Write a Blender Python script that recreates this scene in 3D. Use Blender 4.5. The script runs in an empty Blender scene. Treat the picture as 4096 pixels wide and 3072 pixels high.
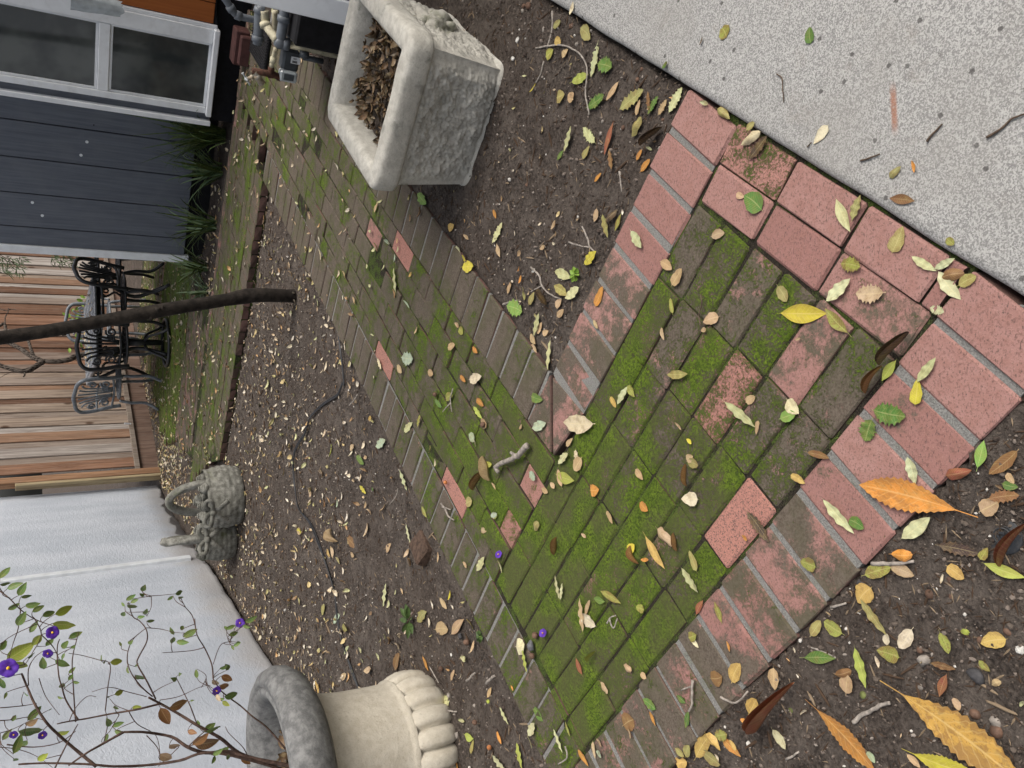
import bpy, bmesh, math, random
from mathutils import Vector, Matrix, noise, Euler
random.seed(7)
PI = math.pi
SC = bpy.context.scene
COL = SC.collection
# ---------------------------------------------------------------- camera, sky, sun, exposure
HC, FPX, PITCH, ROLL = 1.38, 3120.0, math.radians(31.851), math.radians(1.2)
fw = Vector((0, math.cos(PITCH), -math.sin(PITCH)))
dn = Vector((0, -math.sin(PITCH), -math.cos(PITCH)))
rt = Vector((1, 0, 0))
rt2 = rt*math.cos(ROLL) + dn*math.sin(ROLL)
dn2 = -rt*math.sin(ROLL) + dn*math.cos(ROLL)
cam = bpy.data.cameras.new('camera'); camo = bpy.data.objects.new('camera', cam); COL.objects.link(camo)
m = Matrix((dn2, rt2, -fw)).transposed().to_4x4(); m.translation = Vector((0, 0, HC))   # the phone was held turned by 90 degrees
camo.matrix_world = m
cam.sensor_fit = 'HORIZONTAL'; cam.sensor_width = 36.0; cam.lens = FPX/4096*36.0
cam.clip_start = .05; cam.clip_end = 500
SC.camera = camo
SUN_EL, SUN_AZ = math.radians(50), math.radians(118)      # azimuth measured clockwise from +Y
W = bpy.data.worlds.new('World'); SC.world = W; W.use_nodes = True
wn = W.node_tree.nodes; wl = W.node_tree.links
sky = wn.new('ShaderNodeTexSky'); sky.sky_type = 'NISHITA'; sky.sun_disc = False
sky.sun_elevation = SUN_EL; sky.sun_rotation = SUN_AZ; sky.air_density = 1.0; sky.dust_density = 6.0; sky.ozone_density = .6
hs = wn.new('ShaderNodeHueSaturation'); hs.inputs['Saturation'].default_value = .42; wl.new(sky.outputs[0], hs.inputs['Color']); wl.new(hs.outputs[0], wn['Background'].inputs[0]); wn['Background'].inputs[1].default_value = .11
sl = bpy.data.lights.new('sun', 'SUN'); sl.energy = 1.5; sl.angle = math.radians(38); sl.color = (1, .95, .87)
so = bpy.data.objects.new('sun', sl); COL.objects.link(so)
sd = Vector((math.sin(SUN_AZ)*math.cos(SUN_EL), math.cos(SUN_AZ)*math.cos(SUN_EL), math.sin(SUN_EL)))
so.rotation_euler = sd.to_track_quat('Z', 'Y').to_euler(); so.location = (0, 0, 8)
SC.view_settings.view_transform = 'Standard'; SC.view_settings.look = 'None'; SC.view_settings.gamma = 1
SC.view_settings.use_curve_mapping = False; SC.view_settings.exposure = .45
# ---------------------------------------------------------------- ground axes measured on site (metres): B along the long path, A along the near path
aB, aA = math.radians(51.4), math.radians(138.2)
EB = Vector((math.cos(aB), math.sin(aB), 0)); NB = Vector((math.sin(aB), -math.cos(aB), 0))
EA = Vector((math.cos(aA), math.sin(aA), 0)); NA = Vector((math.sin(aA), -math.cos(aA), 0))
def PB(u, w, z=0): return EB*u + NB*w + Vector((0, 0, z))
def PA(u, w, z=0): return EA*u + NA*w + Vector((0, 0, z))
def toB(p): return p.dot(EB), p.dot(NB)
def toA(p): return p.dot(EA), p.dot(NA)
# ---------------------------------------------------------------- measured tables
LEAVES=[["s","goldbrown",-0.583,0.904,"near_soil",-1.93,0.277,0.27],["s","orange",-0.244,0.713,"near_border",1.42,0.225,0.26],["s","orange",-0.676,1.076,"near_soil",-2.1,0.18,0.26],["s","yellow",-0.699,0.865,"near_soil",-1.53,0.143,0.27],["r","red",-0.651,1.106,"near_soil",2.49,0.187,0.16],["l","yellow",0.14,1.116,"moss",-1.66,0.111,0.37],["w","cream",-0.119,1.776,"far_border",1.57,0.142,0.4],["h","green",-0.065,0.904,"near_border",-1.73,0.065,0.6],["o","green",0.371,1.162,"pink",0.82,0.061,0.75],["w","pale",-0.303,0.856,"near_soil",-0.86,0.071,0.38],["h","tan",0.158,0.879,"pink",1.5,0.056,0.6],["l","mottled",0.087,0.956,"moss",0.76,0.073,0.35],["r","dark",0.08,0.829,"pink",2.38,0.081,0.25],["o","gold",-0.411,0.925,"near_soil",2.44,0.048,0.85],["o","brown",-0.127,0.651,"near_soil",2.31,0.063,0.35],["w","pale",-0.249,1.017,"near_border",-2.29,0.089,0.25],["r","red",-0.324,0.685,"near_soil",-0.49,0.089,0.18],["w","pale",0.183,0.772,"pink",-2.55,0.064,0.36],["w","pale",0.154,1.0,"pink",-0.96,0.067,0.4],["h","green",-0.083,0.908,"near_border",2.79,0.045,0.8],["h","dark",-0.306,0.79,"near_soil",-1.62,0.071,0.3],["w","pale",-0.052,1.274,"moss",-2.14,0.102,0.22],["o","olive",0.231,0.86,"pink",-0.45,0.05,0.62],["l","gold",-0.408,1.565,"green",-2.37,0.102,0.3],["l","lime",-0.324,0.712,"near_soil",-1.74,0.068,0.3],["l","pale",0.355,0.976,"pink",-2.74,0.077,0.3],["h","olive",0.746,1.648,"tri",-1.36,0.099,0.36],["o","mottled",-0.389,0.938,"near_soil",-1.14,0.061,0.45],["h","green2",0.264,2.243,"tri",-1.87,0.095,0.55],["o","gold",-0.929,1.404,"near_soil",-0.57,0.087,0.4],["h","dark",-0.3,1.218,"moss",-2.39,0.082,0.3],["l","green",-0.591,1.08,"near_soil",-1.32,0.076,0.34],["w","lime",-0.536,0.958,"near_soil",-2.81,0.075,0.3],["o","gold",-0.446,0.68,"near_soil",2.0,0.046,0.6],["l","lime",-0.28,1.97,"green",-1.68,0.1,0.36],["o","mottled",-0.529,0.868,"near_soil",1.55,0.045,0.7],["c","tan",-0.381,1.515,"green",-2.05,0.075,0.42],["o","cream",-0.472,0.845,"near_soil",2.56,0.051,0.5],["h","mottled",0.225,0.967,"pink",-1.85,0.047,0.6],["w","cream",-0.699,1.78,"green",1.43,0.086,0.42],["o","tan",-0.234,0.713,"near_soil",-1.01,0.035,0.85],["w","olive",-0.436,0.943,"near_soil",-2.38,0.079,0.22],["o","yellow",-0.053,0.822,"near_border",-0.12,0.047,0.5],["l","green2",-0.16,0.715,"near_soil",-0.24,0.049,0.42],["o","gold",-0.702,1.276,"near_border",-0.48,0.057,0.62],["o","cream",-0.289,1.371,"moss",1.66,0.054,0.65],["c","red",-0.178,0.772,"near_soil",-1.29,0.051,0.4],["o","mottled",-0.517,0.991,"near_soil",1.28,0.045,0.7],["h","brown",-0.211,0.698,"near_soil",-1.34,0.049,0.4],["o","tan",-1.001,2.897,"bed",-1.32,0.119,0.45],["l","tan",-0.982,2.752,"bed",-0.9,0.139,0.3],["h","pale",-1.322,2.896,"bed",-0.97,0.116,0.5],["w","pale",-0.15,0.837,"near_border",-2.88,0.051,0.4],["c","brown",0.171,0.771,"pink",-1.49,0.044,0.5],["o","tan",-0.363,0.885,"near_soil",-1.75,0.047,0.5],["r","brown",0.02,0.884,"moss",2.53,0.064,0.25],["h","dark",0.49,1.193,"pink",-1.0,0.066,0.35],["o","brown",-0.945,1.67,"near_border",-0.94,0.053,0.95],["o","cream",-0.046,1.104,"moss",-2.36,0.041,0.75],["h","mint",0.124,3.106,"long",-1.65,0.11,0.5],["w","pale",0.279,1.84,"tri",1.9,0.075,0.45],["o","gold",-0.762,1.232,"near_soil",-0.54,0.05,0.7],["c","orange",-0.337,0.88,"near_soil",-1.42,0.046,0.5],["o","tan",0.147,1.293,"moss",1.74,0.051,0.58],["h","green",0.901,1.737,"tri",-2.06,0.067,0.6],["l","lime",0.029,0.857,"near_border",2.46,0.049,0.4],["c","cream",-0.879,2.219,"green",-1.17,0.068,0.8],["w","pale",-0.011,0.815,"pink",-0.69,0.055,0.3],["w","pale",0.342,1.959,"tri",-1.92,0.082,0.4],["h","green",0.796,1.79,"tri",-1.47,0.081,0.4],["c","cream",0.527,1.213,"pink",-1.36,0.061,0.4],["w","olive",0.015,1.465,"moss",-1.56,0.075,0.3],["l","brown",0.33,0.856,"slab",-1.88,0.052,0.36],["w","cream",0.02,2.505,"long",-1.46,0.095,0.42],["o","olive",1.034,1.816,"tri",-2.4,0.068,0.6],["w","yellow",0.345,1.811,"tri",-1.16,0.067,0.5],["w","olive",0.306,0.94,"pink",-0.42,0.049,0.42],["o","tan",-0.634,0.982,"near_soil",-0.18,0.04,0.75],["h","pale",0.686,1.762,"tri",0.76,0.081,0.35],["l","mottled",-0.595,1.761,"green",-1.74,0.091,0.27],["o","tan",0.24,1.445,"moss",-0.8,0.051,0.6],["o","olive",-0.91,1.387,"near_soil",-1.7,0.061,0.5],["o","mottled",-0.391,1.042,"near_border",1.43,0.037,0.8],["o","tan",-0.638,1.163,"near_soil",-3.1,0.048,0.58],["w","pale",0.4,1.591,"far_border",-2.48,0.065,0.42],["l","red",0.637,1.717,"tri",-0.57,0.093,0.24],["h","pale",0.678,1.456,"tri",-0.8,0.067,0.38],["o","olive",0.198,1.122,"moss",-2.58,0.041,0.65],["w","mint",-0.144,2.09,"far_border",-1.31,0.08,0.4],["w","pale",0.217,0.82,"pink",-2.21,0.054,0.28],["o","gold",-0.34,0.773,"near_soil",-2.08,0.034,0.7],["o","green2",-0.087,1.123,"moss",-1.25,0.042,0.6],["w","olive",0.299,1.963,"tri",-2.08,0.074,0.42],["c","olive",0.658,1.602,"tri",-0.92,0.061,0.5],["h","pale",0.961,1.739,"tri",2.8,0.092,0.27],["o","cream",0.502,0.983,"slab",2.24,0.044,0.52],["w","olive",-1.004,3.053,"bed",-0.97,0.113,0.4],["o","olive",0.155,0.739,"pink",-1.19,0.033,0.65],["w","yellow",0.435,2.535,"long",-1.66,0.079,0.55],["w","tan",-0.732,1.843,"green",0.06,0.1,0.22],["o","orange",0.217,1.757,"far_border",-0.64,0.064,0.45],["o","tan",-0.221,1.838,"green",2.41,0.053,0.7],["w","pale",-0.466,1.428,"green",-2.32,0.069,0.3],["o","brown",-0.714,1.342,"near_border",-1.17,0.039,0.95],["w","pale",0.134,1.995,"tri",2.89,0.104,0.2],["w","lime",0.888,1.854,"tri",-1.6,0.075,0.4],["o","green",-0.282,0.962,"near_border",-1.97,0.035,0.7],["w","green2",0.793,2.932,"tri",-2.19,0.104,0.4],["w","olive",0.472,1.726,"tri",-2.81,0.074,0.32],["o","mottled",-0.466,0.795,"near_soil",-2.69,0.037,0.55],["r","dark",0.62,1.553,"tri",-1.21,0.078,0.25],["o","olive",-0.54,1.063,"near_soil",-0.56,0.044,0.5],["o","green",-0.041,2.098,"long",-1.74,0.067,0.48],["r","tan",-0.334,2.356,"long",0.5,0.094,0.3],["l","red",-0.536,0.781,"near_soil",2.85,0.046,0.35],["o","orange",-0.853,1.318,"near_soil",-1.95,0.058,0.4],["w","mint",-0.284,3.494,"bed",-1.25,0.121,0.35],["l","green",-1.076,2.068,"green",1.25,0.076,0.42],["o","mottled",0.779,1.242,"slab",0.5,0.035,0.95],["o","brown",-0.155,1.055,"moss",-1.73,0.053,0.28],["o","olive",-0.464,1.381,"green",0.53,0.052,0.42],["c","gold",-0.856,1.364,"near_soil",-2.02,0.051,0.5],["o","orange",-0.312,1.798,"green",-1.39,0.044,0.8],["h","pale",0.493,2.335,"tri",-0.87,0.089,0.3],["o","tan",0.304,1.485,"moss",-2.15,0.046,0.55],["w","pale",0.189,0.779,"pink",-1.23,0.039,0.38],["w","pale",-1.15,2.153,"green",-0.71,0.082,0.36],["w","pale",-0.211,1.9,"green",2.18,0.063,0.4],["c","brown",-0.604,1.006,"near_soil",-1.08,0.045,0.4],["o","cream",-0.777,1.17,"near_soil",-2.32,0.045,0.5],["w","pale",0.223,2.059,"tri",2.72,0.077,0.3],["c","olive",0.63,1.282,"pink",-2.32,0.054,0.35],["w","brown",-0.525,0.811,"near_soil",-1.49,0.048,0.28],["w","pale",0.696,1.903,"tri",-0.62,0.078,0.28],["o","tan",0.338,1.31,"moss",-1.53,0.039,0.62],["w","green",-0.853,1.534,"near_border",1.37,0.052,0.5],["o","brown",-1.287,3.313,"bed",-0.56,0.106,0.4],["o","olive",-0.2,1.404,"moss",-1.73,0.039,0.65],["w","pale",-0.061,1.665,"moss",-0.72,0.064,0.3],["o","brown",-0.785,3.918,"bed",-1.88,0.105,0.5],["o","gold",-0.974,1.476,"near_soil",-1.11,0.042,0.75],["h","mottled",-0.852,1.338,"near_soil",-1.13,0.043,0.6],["o","olive",0.872,1.94,"tri",-1.69,0.044,0.9],["w","pale",-1.344,2.452,"bed",-1.64,0.096,0.3],["l","mottled",-0.572,1.303,"near_border",0.45,0.051,0.36],["r","tan",-0.774,4.172,"bed",-2.02,0.121,0.4],["o","green",0.68,1.019,"slab",0.06,0.034,0.65],["o","tan",-0.315,1.94,"green",0.31,0.054,0.5],["w","pale",-1.03,3.435,"bed",-0.38,0.128,0.25],["w","pale",-0.674,2.478,"far_border",-0.73,0.08,0.35],["w","pale",0.52,3.173,"long",-3.07,0.128,0.2],["w","pale",-0.371,3.208,"bed",-2.41,0.114,0.25],["r","brown",-0.382,2.479,"long",-0.58,0.083,0.3],["o","tan",0.126,2.119,"tri",-2.3,0.051,0.6],["o","tan",0.823,1.657,"tri",2.18,0.061,0.33],["o","mottled",-0.012,1.623,"moss",-2.37,0.041,0.6],["o","gold",-0.206,1.099,"moss",-1.99,0.037,0.45],["w","pale",-0.195,3.098,"long",-1.05,0.085,0.4],["l","red",-0.862,1.856,"green",0.79,0.054,0.48],["w","lime",-1.23,2.277,"bed",-2.77,0.083,0.3],["l","green",-0.621,1.742,"green",1.61,0.053,0.42],["l","red",-0.572,1.386,"near_border",-0.57,0.049,0.36],["l","green",-0.818,1.418,"near_border",2.83,0.052,0.36],["o","yellow",-0.459,1.639,"green",-0.95,0.038,0.7],["o","green",-0.349,3.758,"bed",-1.89,0.099,0.4],["o","mottled",-0.635,1.412,"near_border",-1.1,0.034,0.75],["o","mottled",-0.051,2.703,"long",-1.36,0.065,0.5],["c","dark",0.471,1.658,"tri",2.07,0.05,0.4],["o","green",-0.184,0.677,"near_soil",-1.7,0.025,0.6],["w","brown",0.588,1.683,"tri",0.12,0.059,0.3],["r","dark",0.298,2.04,"tri",-2.55,0.066,0.3],["h","pale",0.121,0.79,"pink",-1.98,0.026,0.6],["h","green",0.697,1.534,"tri",-0.86,0.052,0.35],["o","orange",-0.322,1.584,"green",-2.08,0.037,0.65],["o","mint",-1.283,4.147,"bed",-0.96,0.118,0.35],["o","mottled",1.013,1.989,"tri",-1.37,0.039,0.95],["w","lime",-0.945,2.155,"green",0.21,0.076,0.27],["o","olive",-0.441,2.556,"long",-1.23,0.048,0.8],["o","olive",0.256,2.115,"tri",-0.7,0.049,0.55],["l","mottled",-1.265,3.999,"bed",-1.49,0.105,0.4],["o","tan",-0.052,1.216,"moss",-1.11,0.03,0.65],["o","orange",0.556,1.57,"tri",-1.05,0.046,0.42],["o","mottled",-0.318,0.717,"near_soil",-0.49,0.025,0.6],["o","tan",0.845,1.883,"tri",-1.36,0.039,0.8],["o","olive",-0.937,1.432,"near_border",-0.39,0.036,0.7],["o","tan",-0.235,1.598,"moss",-2.24,0.04,0.52],["w","pale",-1.076,2.006,"green",-2.4,0.074,0.26],["o","tan",-0.143,2.43,"long",-1.44,0.042,0.9],["l","mottled",0.459,1.647,"tri",2.54,0.053,0.32],["o","mint",-0.182,2.522,"long",-2.07,0.049,0.7],["w","pale",-0.477,1.411,"green",-2.41,0.052,0.27],["c","olive",0.368,0.855,"slab",-1.04,0.029,0.5],["w","lime",-0.079,2.478,"long",-2.21,0.072,0.3],["c","olive",-0.471,2.096,"green",-0.77,0.045,0.6],["w","pale",-0.662,1.96,"green",0.28,0.072,0.22],["o","tan",0.236,1.969,"tri",-1.09,0.039,0.7],["l","lime",-1.35,2.672,"bed",-1.47,0.065,0.5],["h","tan",0.682,1.493,"tri",-0.82,0.043,0.42],["o","tan",-0.194,1.409,"moss",-1.24,0.028,0.8],["o","tan",0.494,1.754,"tri",2.86,0.037,0.65],["o","tan",0.145,2.675,"long",-1.43,0.058,0.5],["o","mottled",0.168,1.445,"moss",0.22,0.041,0.38],["o","olive",0.657,1.823,"tri",-0.96,0.044,0.5],["o","tan",0.16,2.113,"tri",-2.41,0.045,0.55],["h","mint",-0.287,2.118,"far_border",-2.15,0.04,0.7],["o","gold",0.602,2.671,"tri",-1.46,0.053,0.6],["w","lime",-0.294,2.407,"long",-1.26,0.052,0.5],["o","tan",-0.859,2.838,"bed",-2.06,0.062,0.5],["h","brown",0.704,1.527,"tri",0.04,0.05,0.3],["o","tan",-0.68,1.836,"green",-0.5,0.056,0.3],["o","mottled",-0.605,1.576,"green",1.58,0.032,0.72],["r","brown",-0.443,1.624,"green",-2.47,0.054,0.25],["o","tan",-0.767,3.421,"bed",-0.94,0.071,0.5],["o","tan",0.205,1.958,"tri",-1.12,0.041,0.55],["o","tan",-0.707,0.856,"near_soil",-2.17,0.029,0.5],["o","orange",-1.095,1.884,"near_border",-2.1,0.058,0.32],["o","orange",-0.054,2.46,"long",-1.99,0.054,0.45],["l","tan",0.486,2.312,"tri",-2.75,0.055,0.4],["c","tan",-0.777,1.663,"green",-1.62,0.04,0.5],["o","olive",-1.286,4.343,"bed",-0.72,0.099,0.4],["o","tan",0.161,2.081,"tri",-0.74,0.044,0.5],["o","tan",0.091,3.164,"long",-2.1,0.063,0.5],["l","olive",-0.93,1.47,"near_border",-1.78,0.038,0.5],["o","mottled",-0.497,0.728,"near_soil",-2.19,0.023,0.6],["r","brown",-0.472,1.963,"green",2.85,0.06,0.25],["o","pale",0.522,2.613,"tri",-2.28,0.053,0.5],["o","tan",-0.362,1.725,"green",-2.49,0.041,0.42],["o","green",-0.058,2.799,"long",-2.03,0.061,0.4],["o","tan",0.136,1.488,"moss",-2.75,0.036,0.42],["o","tan",0.71,1.587,"tri",-0.46,0.041,0.4],["w","pale",-0.605,3.158,"bed",-2.6,0.087,0.25],["o","mottled",0.238,0.753,"slab",-2.35,0.019,0.75],["o","tan",-0.189,1.913,"far_border",-0.98,0.043,0.42],["o","mottled",-0.5,2.944,"long",-2.16,0.064,0.4],["o","cream",-0.514,0.894,"near_soil",-0.02,0.022,0.7],["o","gold",1.046,1.936,"tri",-2.21,0.037,0.7],["o","tan",-0.573,0.768,"near_soil",-2.78,0.022,0.65],["l","green",-0.792,1.459,"near_border",-1.84,0.035,0.5],["o","tan",-0.165,0.669,"near_soil",-2.58,0.02,0.6],["r","brown",-0.426,1.441,"green",0.4,0.046,0.25],["o","gold",-0.042,1.698,"moss",-2.46,0.037,0.45],["o","tan",0.058,2.857,"long",-1.83,0.049,0.6],["w","yellow",-0.494,3.726,"bed",-1.9,0.089,0.3],["w","pale",-1.149,2.395,"bed",-2.19,0.071,0.25],["c","tan",-0.856,1.768,"green",-2.14,0.041,0.45],["o","tan",-1.552,4.034,"bed",-1.0,0.087,0.4],["o","gold",-0.907,4.238,"bed",-1.73,0.078,0.5],["o","tan",0.305,2.241,"tri",-0.58,0.043,0.5],["o","tan",0.422,1.232,"pink",-2.09,0.026,0.6],["r","lime",-0.774,1.789,"green",2.46,0.049,0.3],["o","mottled",0.212,2.582,"long",-2.18,0.038,0.8],["o","olive",0.554,1.19,"slab",-1.21,0.025,0.65],["o","tan",-0.093,1.183,"moss",2.93,0.032,0.35],["h","mint",-0.462,2.374,"far_border",-1.28,0.05,0.4],["o","orange",-1.147,3.025,"bed",-2.37,0.069,0.35],["h","cream",-0.199,1.865,"green",-2.97,0.033,0.6],["h","cream",0.13,3.387,"long",-2.39,0.067,0.4],["w","pale",-0.663,1.956,"green",-0.22,0.055,0.25],["w","mottled",-0.17,2.962,"long",-0.61,0.063,0.35],["o","tan",-0.878,4.828,"bed",-1.68,0.084,0.5],["o","olive",-1.405,2.628,"bed",-0.41,0.063,0.35],["o","olive",1.083,1.941,"tri",-1.36,0.037,0.6],["o","tan",0.987,1.91,"tri",-1.3,0.033,0.7],["c","tan",-0.532,0.706,"near_soil",-0.93,0.02,0.6],["l","tan",-1.145,2.485,"bed",-0.58,0.057,0.35],["o","tan",0.156,2.049,"tri",-1.31,0.034,0.6],["o","mint",-0.733,0.937,"near_soil",-2.34,0.023,0.6],["o","yellow",-0.885,4.828,"bed",-1.51,0.085,0.45],["o","tan",-1.042,1.811,"near_border",-2.97,0.048,0.3],["o","tan",-1.171,2.771,"bed",-0.56,0.06,0.35],["o","tan",-0.316,3.847,"bed",-1.23,0.063,0.5],["o","tan",-0.333,2.049,"green",-1.83,0.033,0.6],["o","tan",-0.522,2.446,"far_border",-1.47,0.042,0.5],["o","orange",0.137,2.482,"long",-2.11,0.044,0.45],["o","mottled",-0.465,2.366,"far_border",-1.33,0.037,0.6],["l","green",0.682,1.949,"tri",-0.92,0.039,0.4],["r","brown",-0.206,1.409,"moss",-3.06,0.054,0.12],["o","orange",0.588,1.581,"tri",-0.74,0.031,0.45],["l","pale",-1.41,3.99,"bed",-0.79,0.084,0.3],["o","orange",0.606,2.334,"tri",-2.54,0.039,0.5],["o","orange",0.034,2.58,"long",-2.08,0.046,0.4],["o","orange",-1.246,2.423,"bed",-2.32,0.048,0.4],["o","tan",0.81,3.392,"long",-1.01,0.06,0.4],["o","gold",-0.865,1.278,"near_soil",0.79,0.027,0.5],["o","orange",-0.869,1.563,"near_border",-2.56,0.037,0.33],["o","tan",-0.86,3.862,"bed",-1.5,0.059,0.5],["o","cream",-0.637,1.404,"near_border",-2.12,0.028,0.45],["o","tan",0.177,1.767,"far_border",-2.49,0.031,0.45],["l","mottled",-1.071,1.924,"green",0.59,0.045,0.3],["o","tan",-0.782,1.597,"green",-1.72,0.024,0.75],["o","orange",-1.469,2.745,"bed",-2.54,0.056,0.35],["o","orange",0.574,1.764,"tri",-1.09,0.036,0.35],["o","mint",-1.062,1.792,"near_border",-1.75,0.03,0.6],["o","gold",-0.153,3.56,"bed",-1.44,0.052,0.5],["o","green",0.782,1.45,"slab",-1.23,0.022,0.75],["o","orange",0.366,0.806,"slab",0.1,0.022,0.35],["w","olive",-0.885,2.615,"bed",-2.14,0.052,0.3],["o","tan",0.118,1.347,"moss",-1.38,0.021,0.6],["o","pale",0.662,1.332,"pink",-2.07,0.027,0.4],["o","brown",-0.665,4.262,"bed",-0.65,0.071,0.35],["o","tan",0.474,1.976,"tri",-0.66,0.032,0.45],["r","cream",1.102,1.812,"slab",2.69,0.035,0.4],["o","tan",-0.103,1.438,"moss",-2.38,0.026,0.4],["o","tan",-0.961,2.573,"bed",3.0,0.046,0.35],["w","pale",-0.606,2.316,"far_border",-2.73,0.044,0.3],["w","cream",-0.322,2.812,"long",-0.68,0.044,0.4],["o","orange",-0.473,1.578,"green",-1.41,0.028,0.4],["o","mint",0.659,3.256,"long",-2.14,0.045,0.5],["l","olive",0.274,2.142,"tri",-0.46,0.034,0.4],["o","tan",-1.024,1.788,"near_border",-2.04,0.029,0.5],["o","tan",-0.308,1.994,"green",-2.27,0.026,0.6],["o","yellow",0.928,2.075,"tri",-0.77,0.033,0.45],["o","tan",0.235,2.604,"long",-2.13,0.037,0.45],["o","tan",0.856,1.864,"tri",-2.51,0.028,0.5],["o","tan",-0.945,1.647,"near_border",-2.59,0.026,0.5],["r","gold",-1.698,4.463,"bed",-2.45,0.076,0.3],["o","yellow",-0.143,1.401,"moss",-2.26,0.019,0.6],["o","tan",0.421,2.166,"tri",-0.93,0.029,0.5],["w","yellow",-0.846,2.756,"bed",-0.48,0.047,0.3],["w","lime",-0.308,4.142,"bed",-2.8,0.072,0.25],["o","tan",0.447,3.677,"long",-2.47,0.048,0.45],["o","tan",0.423,2.039,"tri",-1.19,0.025,0.6],["w","cream",-0.277,4.029,"bed",-2.25,0.055,0.4],["o","orange",-0.354,1.233,"moss",-2.18,0.019,0.5],["o","mottled",0.666,3.379,"long",-2.49,0.053,0.3],["o","tan",0.217,2.966,"long",-0.84,0.04,0.4],["w","tan",-0.674,2.845,"bed",-2.81,0.042,0.35],["o","yellow",0.484,2.542,"tri",-3.06,0.035,0.4],["o","tan",-0.149,2.17,"long",-0.94,0.027,0.5],["o","tan",-0.66,2.579,"far_border",-2.19,0.032,0.5],["w","cream",0.761,4.166,"long",-2.82,0.077,0.2],["w","pale",-1.15,2.147,"green",-2.81,0.038,0.3],["r","orange",-0.611,1.288,"near_border",-2.46,0.025,0.3],["o","tan",-0.598,3.669,"bed",-0.71,0.051,0.35],["o","orange",-0.783,1.256,"near_soil",-1.59,0.018,0.6],["w","mint",0.368,3.051,"long",-2.5,0.046,0.3],["o","tan",0.556,2.534,"tri",-2.34,0.03,0.5],["o","mint",-0.639,4.051,"bed",-0.57,0.056,0.3],["o","olive",-0.241,2.856,"long",-2.46,0.04,0.3],["o","orange",0.331,2.161,"tri",-0.54,0.029,0.35],["o","green",-0.491,3.579,"bed",-1.77,0.037,0.5],["o","tan",-0.442,1.839,"green",-2.11,0.021,0.5],["o","mint",0.577,3.163,"long",-2.86,0.039,0.35],["w","tan",-0.342,2.353,"long",-2.34,0.032,0.3],["o","tan",-0.35,3.655,"bed",-1.24,0.033,0.6],["w","cream",-0.196,2.475,"long",-2.87,0.028,0.4],["o","dark",0.791,1.322,"slab",-0.67,0.019,0.35],["o","gold",0.459,3.011,"long",-0.91,0.031,0.4],["o","orange",0.37,2.166,"tri",-0.89,0.023,0.4],["o","tan",0.08,1.078,"moss",-1.23,0.012,0.5],["o","tan",-0.897,3.216,"bed",-2.28,0.032,0.35],["o","tan",-0.48,1.025,"near_soil",-2.07,0.012,0.45],["o","orange",-1.019,2.255,"green",-2.57,0.019,0.4]]
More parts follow.
